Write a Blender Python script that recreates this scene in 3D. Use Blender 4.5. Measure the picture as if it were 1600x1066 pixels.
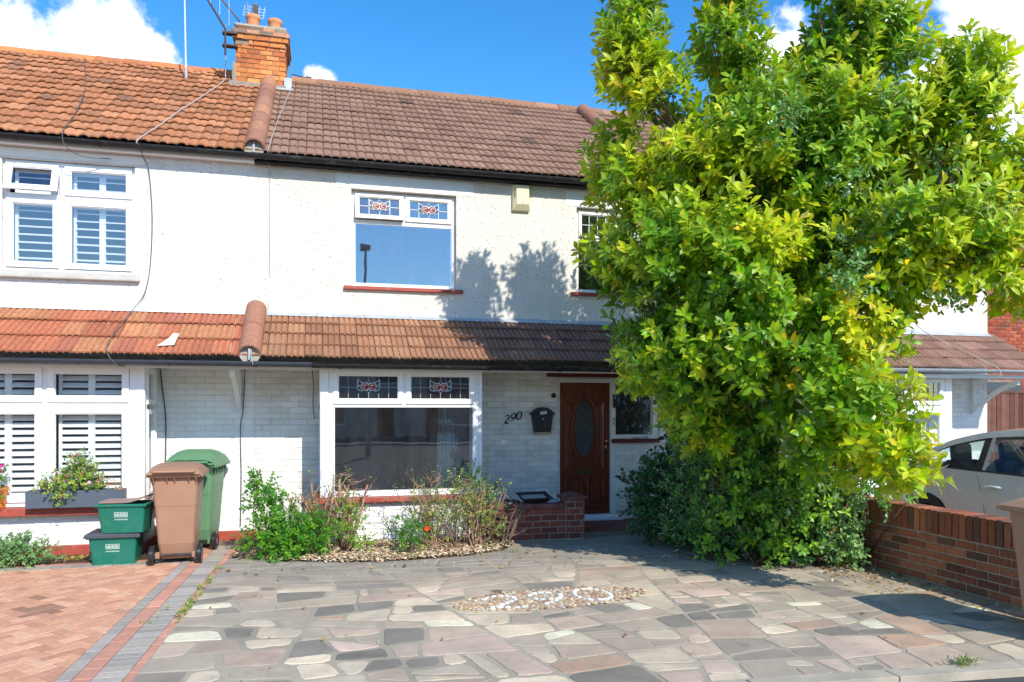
import bpy, math, random
import numpy as np
from math import sin, cos, pi, radians as R, tan
from mathutils import Vector, Matrix
random.seed(7); RNG = np.random.default_rng(11)
for o in list(bpy.data.objects): bpy.data.objects.remove(o)
S = bpy.context.scene; COL = S.collection
# ------------------------------------------------------------------ camera
cd = bpy.data.cameras.new('camera'); cam = bpy.data.objects.new('camera', cd); COL.objects.link(cam)
cam.location = (0, 0, 1.62); cam.rotation_euler = (R(90), 0, R(-14.44))
cd.sensor_width = 36; cd.lens = 36*1184/1600; cd.shift_y = (640-533)/1600; cd.clip_end = 900; cd.clip_start = .05
S.camera = cam; S.render.resolution_x = 1024; S.render.resolution_y = 682
# ------------------------------------------------------------------ sun + sky
SUN_AZ, SUN_EL = 18.0, 38.0
sd = Vector((sin(R(SUN_AZ))*cos(R(SUN_EL)), -cos(R(SUN_AZ))*cos(R(SUN_EL)), sin(R(SUN_EL))))
sl = bpy.data.lights.new('sun', 'SUN'); sl.energy = 3.25; sl.angle = R(.5); sl.color = (1, .94, .83)
so = bpy.data.objects.new('sun', sl); COL.objects.link(so); so.location = (8, -10, 20)
so.rotation_euler = sd.to_track_quat('Z', 'Y').to_euler()
w = bpy.data.worlds.new('World'); S.world = w; w.use_nodes = True
nt = w.node_tree; nt.nodes.clear()
def N(t, typ, **k):
    n = t.nodes.new(typ)
    for a, v in k.items():
        if a.startswith('i_'):
            n.inputs[a[2:].replace('_', ' ')].default_value = v
        else: setattr(n, a, v)
    return n
L = lambda t, a, b: t.links.new(a, b)
sky = N(nt, 'ShaderNodeTexSky', sky_type='NISHITA', sun_disc=False, sun_elevation=R(SUN_EL), sun_rotation=R(180-SUN_AZ))
sky.air_density = 1.0; sky.dust_density = .25; sky.ozone_density = 2.2
hsv = N(nt, 'ShaderNodeHueSaturation', i_Saturation=1.38, i_Value=1.0)
L(nt, sky.outputs[0], hsv.inputs['Color'])
tc = N(nt, 'ShaderNodeTexCoord')
def M(t, op, a, b=None, c=None, clamp=False):
    n = t.nodes.new('ShaderNodeMath'); n.operation = op; n.use_clamp = clamp
    for i, x in enumerate((a, b, c)):
        if x is None: continue
        if hasattr(x, 'links'): t.links.new(x, n.inputs[i])
        else: n.inputs[i].default_value = x
    return n.outputs[0]
nz = N(nt, 'ShaderNodeTexNoise', i_Scale=9.0, i_Detail=9.0, i_Roughness=.62); L(nt, tc.outputs['Generated'], nz.inputs['Vector'])
clouds = [((-.30,.88,.372),.078,1),((-.235,.89,.392),.075,1),((-.195,.905,.375),.062,1),((.004,.921,.384),.03,1),
          ((.69,.63,.352),.085,1.1),((.72,.61,.38),.08,1.0),((.60,.70,.42),.05,.7),((.64,.64,.43),.05,.6),((.51,.761,.40),.06,1),((.56,.74,.33),.09,1),((.637,.687,.33),.06,1),
          ((-.6,-.7,.30),.14,1),((.45,-.85,.13),.08,1),((.75,-.6,.33),.12,1),((-.95,.1,.3),.2,1),((.95,.2,.3),.16,1)]
acc = None
for c, r, s in clouds:
    vm = N(nt, 'ShaderNodeVectorMath', operation='DISTANCE'); L(nt, tc.outputs['Generated'], vm.inputs[0]); vm.inputs[1].default_value = Vector(c).normalized()
    d = M(nt, 'MULTIPLY', M(nt, 'SUBTRACT', 1.0, M(nt, 'DIVIDE', vm.outputs['Value'], r)), s)
    acc = d if acc is None else M(nt, 'MAXIMUM', acc, d)
v = M(nt, 'ADD', acc, M(nt, 'MULTIPLY', M(nt, 'SUBTRACT', nz.outputs[0], .5), 2.6))
mr = N(nt, 'ShaderNodeMapRange', interpolation_type='SMOOTHSTEP'); mr.inputs[1].default_value = .12; mr.inputs[2].default_value = .5; L(nt, v, mr.inputs[0])
nz2 = N(nt, 'ShaderNodeTexNoise', i_Scale=14.0, i_Detail=6.0); L(nt, tc.outputs['Generated'], nz2.inputs['Vector'])
cr = N(nt, 'ShaderNodeValToRGB'); cr.color_ramp.elements[0].color = (3.6, 4.1, 4.9, 1); cr.color_ramp.elements[1].color = (6.2, 6.3, 6.4, 1)
cr.color_ramp.elements[0].position = .36; cr.color_ramp.elements[1].position = .6; L(nt, nz2.outputs[0], cr.inputs[0])
mx = N(nt, 'ShaderNodeMix', data_type='RGBA'); L(nt, mr.outputs[0], mx.inputs[0]); L(nt, hsv.outputs[0], mx.inputs[6]); L(nt, cr.outputs[0], mx.inputs[7])
bg = N(nt, 'ShaderNodeBackground', i_Strength=.15); L(nt, mx.outputs[2], bg.inputs[0])
wo = N(nt, 'ShaderNodeOutputWorld'); L(nt, bg.outputs[0], wo.inputs[0])
S.view_settings.view_transform = 'Standard'; S.view_settings.look = 'None'; S.view_settings.exposure = 0.80; S.view_settings.gamma = 1
S.cycles.max_bounces = 8; S.cycles.transparent_max_bounces = 12

# ------------------------------------------------------------------ mesh building
class MB:
    def __init__(s): s.v = []; s.f = []; s.c = []
    def add(s, vs, fs, col=(1, 1, 1)):
        b = len(s.v); s.v += [tuple(x) for x in vs]; s.c += [col]*len(vs)
        s.f += [tuple(b+i for i in f) for f in fs]
    def box(s, x0, x1, y0, y1, z0, z1, col=(1, 1, 1), T=None):
        vs = [(x0,y0,z0),(x1,y0,z0),(x1,y1,z0),(x0,y1,z0),(x0,y0,z1),(x1,y0,z1),(x1,y1,z1),(x0,y1,z1)]
        if T: vs = [T(*p) for p in vs]
        s.add(vs, [(0,3,2,1),(4,5,6,7),(0,1,5,4),(1,2,6,5),(2,3,7,6),(3,0,4,7)], col); return s
    def quad(s, a, b, c, d, col=(1, 1, 1)): s.add([a, b, c, d], [(0, 1, 2, 3)], col); return s
    def tube(s, pts, rad, n=6, col=(1, 1, 1), cap=True):
        pts = [Vector(p) for p in pts]; k = len(pts)
        if not hasattr(rad, '__len__'): rad = [rad]*k
        vs = []; fs = []; prev = None
        for i, p in enumerate(pts):
            t = (pts[min(i+1, k-1)]-pts[max(i-1, 0)]).normalized()
            if prev is None:
                a = t.orthogonal().normalized()
            else:
                a = (prev - t*prev.dot(t)); a = a.normalized() if a.length > 1e-6 else t.orthogonal().normalized()
            prev = a; b = t.cross(a)
            vs += [p+(a*cos(2*pi*j/n)+b*sin(2*pi*j/n))*rad[i] for j in range(n)]
        for i in range(k-1):
            for j in range(n):
                j2 = (j+1) % n; fs.append((i*n+j, i*n+j2, (i+1)*n+j2, (i+1)*n+j))
        if cap: fs.append(tuple(range(n-1, -1, -1))); fs.append(tuple((k-1)*n+j for j in range(n)))
        s.add(vs, fs, col); return s
    def lathe(s, prof, c, n=20, col=(1, 1, 1), ax='z'):
        vs = []; fs = []
        for r, h in prof:
            for j in range(n):
                a = 2*pi*j/n; p = (r*cos(a), r*sin(a), h)
                if ax == 'y': p = (p[0], p[2], p[1])
                if ax == 'x': p = (p[2], p[0], p[1])
                vs.append((c[0]+p[0], c[1]+p[1], c[2]+p[2]))
        for i in range(len(prof)-1):
            for j in range(n):
                j2 = (j+1) % n; fs.append((i*n+j, i*n+j2, (i+1)*n+j2, (i+1)*n+j))
        s.add(vs, fs, col); return s
    def prism(s, poly, z0, z1, col=(1, 1, 1), T=None, inset=0.0):
        """poly: ccw list (x,y); top inset for a chamfer"""
        n = len(poly); cx = sum(p[0] for p in poly)/n; cy = sum(p[1] for p in poly)/n
        def ins(p, d):
            l = math.hypot(p[0]-cx, p[1]-cy) or 1; k = max(0, 1-d/l); return (cx+(p[0]-cx)*k, cy+(p[1]-cy)*k)
        top = [ins(p, inset) for p in poly]; zc = z1-inset*.6 if inset else z1
        vs = [(p[0], p[1], z0) for p in poly]+[(p[0], p[1], zc) for p in poly]
        fs = [(i, (i+1) % n, n+(i+1) % n, n+i) for i in range(n)]
        if inset:
            vs += [(p[0], p[1], z1) for p in top]
            fs += [(n+i, n+(i+1) % n, 2*n+(i+1) % n, 2*n+i) for i in range(n)]+[tuple(range(2*n, 3*n))]
        else: fs.append(tuple(range(n, 2*n)))
        fs.append(tuple(range(n-1, -1, -1)))
        if T: vs = [T(*p) for p in vs]
        s.add(vs, fs, col); return s
    def bricks(s, a0, a1, z0, z1, holes, col, T, bl=.225, bh=.075, mo=.009, d=.008, jit=.0015, off=0.0, flem=False):
        """a running-bond face of single bricks, standing d proud of the plane n=0. T(a, z, n) -> xyz"""
        k = 0; z = z0
        while z < z1-.012:
            zt = min(z+bh, z1); segs = [(a0, a1)]
            for h in holes:
                if h[2] < zt-.01 and h[3] > z+.01:
                    ns = []
                    for p, q in segs:
                        if h[1] <= p or h[0] >= q: ns.append((p, q)); continue
                        if h[0] > p: ns.append((p, h[0]))
                        if h[1] < q: ns.append((h[1], q))
                    segs = ns
            for p, q in segs:
                st = (bl/2 if k % 2 else 0)+off; i = math.floor((p-st)/bl); a = st+i*bl
                while a < q:
                    l, r = max(a, p)+mo/2, min(a+bl, q)-mo/2; a += bl
                    if r-l < .02: continue
                    j = lambda q_=jit: random.uniform(-q_, q_)
                    b, t = z+mo/2+j(), zt-mo/2+j(); e = .004; dd = d+j(jit)
                    tilt = j()
                    vs = [(l,b,0),(r,b,0),(r,t,0),(l,t,0),(l+e,b+e,dd+tilt),(r-e,b+e,dd-tilt),(r-e,t-e,dd-tilt),(l+e,t-e,dd+tilt)]
                    c = col() if callable(col) else col
                    s.add([T(*x) for x in vs], [(4,5,6,7),(0,1,5,4),(1,2,6,5),(2,3,7,6),(3,0,4,7)], c)
            z += bh; k += 1
        return s

def build(name, mb, mat, parent=None, bevel=0, smooth=False, origin=None):
    me = bpy.data.meshes.new(name)
    o0 = Vector(origin) if origin is not None else (ORG.get(parent.name, Vector()) if parent else Vector())
    if isinstance(mb, dict):      # numpy mesh
        V = mb['v'].astype(np.float32)-np.array(o0, dtype=np.float32); F = mb['f']; nv = len(V)
        me.vertices.add(nv); me.vertices.foreach_set('co', V.ravel())
        ls = mb['ls']; me.loops.add(len(F)); me.loops.foreach_set('vertex_index', F.astype(np.int32))
        me.polygons.add(len(ls)); me.polygons.foreach_set('loop_start', np.concatenate([[0], np.cumsum(ls)[:-1]]).astype(np.int32))
        me.polygons.foreach_set('loop_total', ls.astype(np.int32)); me.update(calc_edges=True)
        C = np.ones((nv, 4), np.float32); C[:, :3] = mb['c']
    else:
        me.from_pydata([(x-o0.x, y-o0.y, z-o0.z) for x, y, z in mb.v], [], mb.f)
        C = np.ones((len(mb.v), 4), np.float32)
        if mb.v: C[:, :3] = np.array(mb.c, dtype=np.float32)[:, :3]
    ca = me.color_attributes.new('Col', 'FLOAT_COLOR', 'POINT'); ca.data.foreach_set('color', C.ravel())
    for m in (mat if isinstance(mat, (list, tuple)) else [mat]): me.materials.append(m)
    if smooth: me.polygons.foreach_set('use_smooth', [True]*len(me.polygons))
    o = bpy.data.objects.new(name, me); COL.objects.link(o)
    if parent: o.parent = parent; ORG[o.name] = o0
    else: o.location = o0; ORG[o.name] = o0
    if bevel:
        b = o.modifiers.new('b', 'BEVEL'); b.width = bevel; b.segments = 2; b.limit_method = 'ANGLE'; b.angle_limit = R(40)
    return o
ORG = {}
def tag(o, label=None, cat=None, group=None, kind=None):
    if label: o['label'] = label
    if cat: o['category'] = cat
    if group: o['group'] = group
    if kind: o['kind'] = kind
    return o
def thing(name, label, cat, loc, rz=0, group=None, local=False):
    """local=False: parts are written in world coordinates; local=True: in the thing's own"""
    e = bpy.data.objects.new(name, None); COL.objects.link(e); e.location = loc; e.rotation_euler = (0, 0, rz); e.empty_display_size = .2
    ORG[e.name] = Vector() if local else Vector(loc)
    return tag(e, label, cat, group)
def single(name, mb, mat, label, cat, group=None, kind=None, **k):
    if not isinstance(mb, dict) and k.get('origin') is None and mb.v and kind is None:
        a = np.array(mb.v); k['origin'] = ((a[:, 0].min()+a[:, 0].max())/2, (a[:, 1].min()+a[:, 1].max())/2, a[:, 2].min())
    return tag(build(name, mb, mat, **k), label, cat, group, kind)

# ------------------------------------------------------------------ materials
def newmat(name):
    m = bpy.data.materials.new(name); m.use_nodes = True; t = m.node_tree; t.nodes.clear()
    out = N(t, 'ShaderNodeOutputMaterial'); p = N(t, 'ShaderNodeBsdfPrincipled'); L(t, p.outputs[0], out.inputs[0])
    return m, t, p, out
def noise(t, scale, detail=4, rough=.55, coord='Object', stretch=None):
    tc = N(t, 'ShaderNodeTexCoord'); n = N(t, 'ShaderNodeTexNoise'); n.inputs['Scale'].default_value = scale; n.inputs['Detail'].default_value = detail; n.inputs['Roughness'].default_value = rough
    s = tc.outputs[coord]
    if coord == 'World':
        pass
    if stretch:
        mp = N(t, 'ShaderNodeMapping'); mp.inputs['Scale'].default_value = stretch; L(t, s, mp.inputs[0]); s = mp.outputs[0]
    L(t, s, n.inputs['Vector']); return n.outputs[0]
def ramp(t, src, a, b, ca=0.0, cb=1.0):
    m = N(t, 'ShaderNodeMapRange'); L(t, src, m.inputs[0]); m.inputs[1].default_value = a; m.inputs[2].default_value = b; m.inputs[3].default_value = ca; m.inputs[4].default_value = cb
    return m.outputs[0]
def mix(t, f, a, b, mode='MIX'):
    m = N(t, 'ShaderNodeMix', data_type='RGBA', blend_type=mode)
    for i, x in ((0, f), (6, a), (7, b)):
        if hasattr(x, 'links'): L(t, x, m.inputs[i])
        else: m.inputs[i].default_value = x if not isinstance(x, tuple) or len(x) == 4 else (*x, 1)
    return m.outputs[2]
def bump(t, p, h, strength, dist):
    b = N(t, 'ShaderNodeBump'); b.inputs['Strength'].default_value = strength; b.inputs['Distance'].default_value = dist
    L(t, h, b.inputs['Height']); L(t, b.outputs[0], p.inputs['Normal']); return b
def mat(name, col=None, rough=.6, spec=.5, metal=0, nsc=8, namt=.25, bsc=60, bamt=.0, bdist=.003, dirt=None, coat=0, dsc=3, dlo=.5, dhi=.72, speck=None):
    """base colour (or the Col attribute) varied by noise; optional dirt colour in blotches; optional fine bump"""
    m, t, p, out = newmat(name)
    if col is None:
        a = N(t, 'ShaderNodeAttribute', attribute_name='Col'); c = a.outputs['Color']
    else:
        r = N(t, 'ShaderNodeRGB'); r.outputs[0].default_value = (*col, 1); c = r.outputs[0]
    n = noise(t, nsc, 5)
    f = ramp(t, n, .25, .75, 1-namt, 1+namt*.6)
    cc = N(t, 'ShaderNodeCombineColor'); [L(t, f, cc.inputs[i]) for i in range(3)]
    c = mix(t, 1.0, c, cc.outputs[0], 'MULTIPLY')
    if dirt:
        c = mix(t, ramp(t, noise(t, dsc, 8, .65), dlo, dhi, 0, dirt[3]), c, dirt[:3])
    if speck: c = mix(t, ramp(t, noise(t, 27, 6, .7), .66, .72, 0, .7), c, speck)
    L(t, c, p.inputs['Base Color'])
    rr = ramp(t, noise(t, nsc*2.3, 3), .3, .7, max(0, rough-.08), min(1, rough+.08)); L(t, rr, p.inputs['Roughness'])
    p.inputs['Specular IOR Level'].default_value = spec; p.inputs['Metallic'].default_value = metal; p.inputs['Coat Weight'].default_value = coat
    if bamt: bump(t, p, noise(t, bsc, 5, .6), bamt, bdist)
    return m
def roughcast(name, col, speck=(.2, .19, .17)):
    m, t, p, out = newmat(name)
    big = noise(t, 1.3, 6); f = ramp(t, big, .3, .7, .94, 1.04); cc = N(t, 'ShaderNodeCombineColor'); [L(t, f, cc.inputs[i]) for i in range(3)]
    c = mix(t, 1.0, (*col, 1), cc.outputs[0], 'MULTIPLY')
    sp = noise(t, 34, 3, .5); c = mix(t, ramp(t, sp, .63, .68, 0, .75), c, speck)
    st = noise(t, 2.2, 8, .7, stretch=(1.6, 1, .35)); c = mix(t, ramp(t, st, .52, .76, 0, .30), c, (.45, .42, .36))
    c = mix(t, ramp(t, noise(t, 1.1, 9, .7), .60, .70, 0, .22), c, (.40, .38, .34))
    L(t, c, p.inputs['Base Color']); p.inputs['Roughness'].default_value = .95; p.inputs['Specular IOR Level'].default_value = .2
    h = M(t, 'ADD', noise(t, 42, 4, .65), M(t, 'MULTIPLY', noise(t, 12, 3), .7)); bump(t, p, h, 1.0, .022)
    return m
m_cast_cream = roughcast('cream_roughcast', (.79, .75, .655))
m_cast_white = roughcast('white_roughcast', (.79, .785, .765))
m_paint_brick = mat('painted_brick', None, .7, .35, nsc=2.2, namt=.10, bsc=45, bamt=.5, bdist=.004, dirt=(.40, .34, .25, .6), dsc=2.6, dlo=.5, dhi=.78)
m_paint_brick_w = mat('painted_brick_bright', None, .65, .35, nsc=2.2, namt=.06, bsc=45, bamt=.4, bdist=.003, dirt=(.5, .47, .4, .2), dsc=2.4, dlo=.52, dhi=.8)
m_brick = mat('brick', None, .85, .3, nsc=26, namt=.3, bsc=90, bamt=.6, bdist=.004, dirt=(.12, .09, .07, .45), dsc=7)
m_tile = mat('roof_tile', None, .85, .25, nsc=34, namt=.34, bsc=120, bamt=.5, bdist=.004, dirt=(.12, .10, .08, .5), dsc=9, dlo=.56, dhi=.74, speck=(.50, .46, .40))
m_tile2 = mat('roof_tile_red', None, .85, .25, nsc=30, namt=.36, bsc=120, bamt=.5, bdist=.004, dirt=(.16, .10, .07, .55), dsc=11, dlo=.54, dhi=.74, speck=(.50, .42, .28))
m_mortar = mat('mortar', (.40, .37, .32), .95, .2, nsc=12, namt=.25, bsc=80, bamt=.6)
m_pvc = mat('white_pvc', (.86, .87, .88), .32, .5, nsc=3, namt=.03)
m_pvc_old = mat('aged_white_frame', (.80, .78, .74), .4, .45, nsc=5, namt=.08, dirt=(.4, .36, .3, .35), dsc=9, dlo=.55, dhi=.8)
m_white = mat('white_paint', (.80, .80, .77), .5, .4, nsc=6, namt=.06, dirt=(.4, .37, .3, .3), dsc=6, dlo=.55, dhi=.8)
m_red = mat('red_paint', (.38, .075, .05), .55, .4, nsc=10, namt=.25, dirt=(.5, .3, .25, .5), dsc=14, dlo=.58, dhi=.75)
m_maroon = mat('maroon_paint', (.13, .018, .02), .45, .45, nsc=10, namt=.2)
m_black = mat('black_gutter', (.016, .016, .018), .55, .3, nsc=14, namt=.3, dirt=(.2, .18, .15, .45), dsc=11, dlo=.55, dhi=.75)
m_gutter_grey = mat('grey_gutter', (.33, .36, .40), .35, .5, nsc=9, namt=.2)
m_gutter_slate = mat('slate_gutter', (.045, .055, .075), .5, .4, nsc=9, namt=.2)
m_dark = mat('dark_plastic', (.02, .02, .023), .45, .5, nsc=12, namt=.2)
m_metal = mat('grey_metal', (.45, .46, .48), .4, .5, metal=.7, nsc=12, namt=.2)
m_rust = mat('dark_metal', (.07, .05, .05), .55, .5, metal=.5, nsc=20, namt=.4)
m_brass = mat('brass', (.6, .42, .16), .3, .5, metal=1, nsc=20, namt=.2)
m_cable = mat('cable', (.11, .10, .10), .6, .4, nsc=20, namt=.2)
m_cable_l = mat('pale_cable', (.45, .43, .41), .6, .4, nsc=20, namt=.2)
m_lead = mat('lead_flashing', (.42, .44, .46), .6, .4, nsc=8, namt=.25)
m_col = mat('plain_painted', None, .55, .4, nsc=10, namt=.08)
m_gloss = mat('plain_gloss', None, .3, .5, nsc=10, namt=.05)
m_room = mat('room_wall', (.30, .27, .25), .9, .2, nsc=2, namt=.1)
m_asph = mat('asphalt', (.075, .075, .078), .95, .3, nsc=1.2, namt=.3, bsc=150, bamt=.7, bdist=.006, dirt=(.16, .15, .14, .5), dsc=2)
m_conc = mat('concrete', (.30, .285, .26), .95, .25, nsc=2.4, namt=.22, bsc=110, bamt=.5, bdist=.004, dirt=(.15, .14, .13, .6), dsc=1.2, dlo=.45, dhi=.7)
m_kerb = mat('kerb_concrete', (.40, .355, .28), .95, .25, nsc=4, namt=.2, bsc=110, bamt=.5, dirt=(.2, .18, .16, .5), dsc=3)
m_soil = mat('soil', (.09, .06, .04), 1, .1, nsc=10, namt=.5, bsc=30, bamt=1, bdist=.02)
m_wood = mat('fence_board', None, .85, .2, nsc=6, namt=.25, bsc=40, bamt=.3)
m_bark = mat('bark', None, .95, .15, nsc=14, namt=.4, bsc=30, bamt=1, bdist=.012)
m_grass = None
def slabmat(name, nb=.5):
    m, t, p, out = newmat(name)
    a = N(t, 'ShaderNodeAttribute', attribute_name='Col')
    f = ramp(t, noise(t, 3.0, 7, .65), .25, .75, .74, 1.2); g = ramp(t, noise(t, 130, 3, .6), .3, .7, .8, 1.18)
    cc = N(t, 'ShaderNodeCombineColor'); mm = M(t, 'MULTIPLY', f, g); [L(t, mm, cc.inputs[i]) for i in range(3)]
    c = mix(t, 1.0, a.outputs['Color'], cc.outputs[0], 'MULTIPLY')
    c = mix(t, ramp(t, noise(t, 1.1, 9, .72), .42, .68, 0, .62), c, (.29, .255, .21))
    c = mix(t, ramp(t, noise(t, 2.7, 8, .7), .60, .68, 0, .45), c, (.13, .12, .10))
    c = mix(t, ramp(t, noise(t, 48, 4, .6), .66, .72, 0, .5), c, (.5, .46, .4))
    L(t, c, p.inputs['Base Color']); p.inputs['Roughness'].default_value = .92; p.inputs['Specular IOR Level'].default_value = .3
    h = M(t, 'ADD', noise(t, 110, 4, .6), M(t, 'MULTIPLY', noise(t, 14, 4), 1.2)); bump(t, p, h, nb, .005); return m
m_slab = slabmat('paving_slab')
m_block = mat('block_paving', None, .93, .25, nsc=30, namt=.2, bsc=140, bamt=.5, bdist=.003, dirt=(.40, .24, .17, .3), dsc=1.7, dlo=.45, dhi=.75)
def woodmat():
    m, t, p, out = newmat('mahogany')
    n = noise(t, 9, 6, .6, stretch=(7, 7, .6)); c = mix(t, ramp(t, n, .3, .7), (.075, .014, .008), (.24, .05, .018))
    L(t, c, p.inputs['Base Color']); p.inputs['Roughness'].default_value = .33; p.inputs['Coat Weight'].default_value = .3; return m
m_door = woodmat()
def glassmat(name, lo, hi, tint=(.92, .95, .96), dirt=.03, gt=(.93, .96, 1)):
    m = bpy.data.materials.new(name); m.use_nodes = True; t = m.node_tree; t.nodes.clear()
    out = N(t, 'ShaderNodeOutputMaterial'); tr = N(t, 'ShaderNodeBsdfTransparent'); tr.inputs[0].default_value = (*tint, 1)
    gl = N(t, 'ShaderNodeBsdfGlossy'); gl.inputs['Roughness'].default_value = .015; gl.inputs[0].default_value = (*gt, 1)
    ge = N(t, 'ShaderNodeNewGeometry'); dp = N(t, 'ShaderNodeVectorMath', operation='DOT_PRODUCT'); L(t, ge.outputs['Normal'], dp.inputs[0]); L(t, ge.outputs['Incoming'], dp.inputs[1])
    f = ramp(t, M(t, 'POWER', M(t, 'SUBTRACT', 1.0, M(t, 'ABSOLUTE', dp.outputs['Value'])), 5.0), 0, 1, lo, hi)
    ms = N(t, 'ShaderNodeMixShader'); L(t, f, ms.inputs[0]); L(t, tr.outputs[0], ms.inputs[1]); L(t, gl.outputs[0], ms.inputs[2])
    df = N(t, 'ShaderNodeBsdfDiffuse'); df.inputs[0].default_value = (.6, .6, .6, 1)
    m2 = N(t, 'ShaderNodeMixShader'); L(t, ramp(t, noise(t, 5, 8, .7, stretch=(1, 1, .4)), .35, .75, dirt*.3, dirt*2), m2.inputs[0]); L(t, ms.outputs[0], m2.inputs[1]); L(t, df.outputs[0], m2.inputs[2])
    n = noise(t, 1.7, 2); b = N(t, 'ShaderNodeBump', i_Strength=.012, i_Distance=.05); L(t, n, b.inputs['Height']); L(t, b.outputs[0], gl.inputs['Normal'])
    L(t, m2.outputs[0], out.inputs[0]); return m
m_glass = glassmat('window_glass', .31, .85, gt=(.58, .78, .94))
m_glass_lo = glassmat('dusty_window_glass', .20, .8, dirt=.022)
m_glass_clear = glassmat('shutter_window_glass', .10, .7, dirt=.01)
m_glass_car = glassmat('car_glass', .08, .7, tint=(.62, .72, .68), dirt=.01)
def leafmat(name, tr=.5, gl=.07, grough=.42):
    m = bpy.data.materials.new(name); m.use_nodes = True; t = m.node_tree; t.nodes.clear()
    out = N(t, 'ShaderNodeOutputMaterial'); a = N(t, 'ShaderNodeAttribute', attribute_name='Col')
    d = N(t, 'ShaderNodeBsdfDiffuse'); tl = N(t, 'ShaderNodeBsdfTranslucent'); g = N(t, 'ShaderNodeBsdfGlossy', i_Roughness=grough); g.inputs[0].default_value = (.9, .95, .9, 1)
    L(t, a.outputs['Color'], d.inputs[0])
    L(t, mix(t, 1.0, a.outputs['Color'], (1.6, 1.5, .45, 1), 'MULTIPLY'), tl.inputs[0])
    s1 = N(t, 'ShaderNodeMixShader'); s1.inputs[0].default_value = tr; L(t, d.outputs[0], s1.inputs[1]); L(t, tl.outputs[0], s1.inputs[2])
    fr = N(t, 'ShaderNodeFresnel', i_IOR=1.45); s2 = N(t, 'ShaderNodeMixShader'); L(t, M(t, 'MULTIPLY', fr.outputs[0], gl*10, clamp=True), s2.inputs[0]); L(t, s1.outputs[0], s2.inputs[1]); L(t, g.outputs[0], s2.inputs[2])
    L(t, s2.outputs[0], out.inputs[0]); return m
m_leaf = leafmat('magnolia_leaf'); m_leaf2 = leafmat('shrub_leaf', .3, .08, .45); m_petal = leafmat('petal', .35, .02)

# ------------------------------------------------------------------ leaves
def norm(a): return a/np.maximum(np.linalg.norm(a, axis=1, keepdims=True), 1e-9)
def leaf_mesh(P, D, Nn, Ln, W, C, droop=.25, fold=.12):
    D = norm(D); Sd = norm(np.cross(D, Nn)); U = np.cross(Sd, D); Ln = Ln[:, None]; W = W[:, None]
    m1 = P+D*.33*Ln-U*droop*.08*Ln; m2 = P+D*.68*Ln-U*droop*.30*Ln; tip = P+D*Ln*.98-U*droop*.75*Ln
    l1 = m1-Sd*W*.36+U*fold*W; r1 = m1+Sd*W*.36+U*fold*W; l2 = m2-Sd*W*.48+U*fold*W; r2 = m2+Sd*W*.48+U*fold*W
    V = np.stack([P, l1, m1, r1, l2, m2, r2, tip], 1).reshape(-1, 3); n = len(P)
    f = np.array([0,2,1, 0,3,2, 1,2,5,4, 2,3,6,5, 4,5,7, 5,6,7]); F = (f[None]+8*np.arange(n)[:, None]).ravel()
    ls = np.tile(np.array([3,3,4,4,3,3]), n); c = np.repeat(C, 8, 0)
    # a paler midrib tone that belongs to the leaf
    c = c.reshape(n, 8, 3).copy(); c[:, [2, 5]] *= 1.12; c[:, [7]] *= 1.05
    return dict(v=V, f=F, ls=ls, c=c.reshape(-1, 3))
def merge(ms):
    off = 0; v = []; f = []; ls = []; c = []
    for m in ms: v.append(m['v']); f.append(m['f']+off); ls.append(m['ls']); c.append(m['c']); off += len(m['v'])
    return dict(v=np.concatenate(v), f=np.concatenate(f), ls=np.concatenate(ls), c=np.concatenate(c))
def sprays(P, A, n, length, leafL, leafW, colfn, a0=75, a1=32, up=.0, droop=.25, seed=0, tipcluster=.5):
    """n leaves spiralled round each shoot (base P, axis A); denser toward its tip"""
    g = np.random.default_rng(seed); k = len(P); A = norm(A); ref = norm(g.normal(size=(k, 3))); U = norm(np.cross(A, ref)); Vv = np.cross(A, U)
    Ps = []; Ds = []; Ns = []; Ls = []; Cs = []
    sh = g.random(k); ph = g.random(k)*6.28
    for i in range(n):
        s = ((i+.5)/n)**(1-tipcluster*.5); az = ph+i*2.4+g.normal(size=k)*.3; an = np.radians(a0+(a1-a0)*s+g.normal(size=k)*12)
        rad = U*np.cos(az)[:, None]+Vv*np.sin(az)[:, None]
        d = A*np.cos(an)[:, None]+rad*np.sin(an)[:, None]; d[:, 2] += up
        nn = A*np.sin(an)[:, None]-rad*np.cos(an)[:, None]; nn += g.normal(size=(k, 3))*.25; nn[:, 2] += .35
        ll = leafL*(1-.25*abs(s-.6))*g.uniform(.7, 1.15, k)
        Ps.append(P+A*(length*s*g.uniform(.85, 1.1, k))[:, None]); Ds.append(d); Ns.append(nn); Ls.append(ll); Cs.append(colfn(g, s, sh))
    Ln = np.concatenate(Ls)
    return leaf_mesh(np.concatenate(Ps), np.concatenate(Ds), np.concatenate(Ns), Ln, Ln*leafW*g.uniform(.85, 1.15, len(Ln)), np.clip(np.concatenate(Cs), 0, 1), droop)
def blob_points(blobs, total, shell=(.6, 1.0), seed=0, keep=None, interior=.75):
    g = np.random.default_rng(seed); B = np.array([b[:4] for b in blobs], float); wgt = B[:, 3]**2; wgt /= wgt.sum()
    out = []; ax = []
    need = total
    while need > 0:
        k = need*2+50; i = g.choice(len(B), k, p=wgt); d = norm(g.normal(size=(k, 3))); r = g.uniform(shell[0], shell[1], k)
        p = B[i, :3]+d*(B[i, 3]*r)[:, None]; ok = np.ones(k, bool)
        for b in B:
            q = np.linalg.norm(p-b[:3], axis=1)/b[3]; ok &= ~((q < shell[0]*.85) & (g.random(k) < interior))
        if keep is not None: ok &= keep(p)
        p = p[ok][:need]; out.append(p); ax.append(d[ok][:need]); need -= len(p)
    return np.concatenate(out), np.concatenate(ax)
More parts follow.
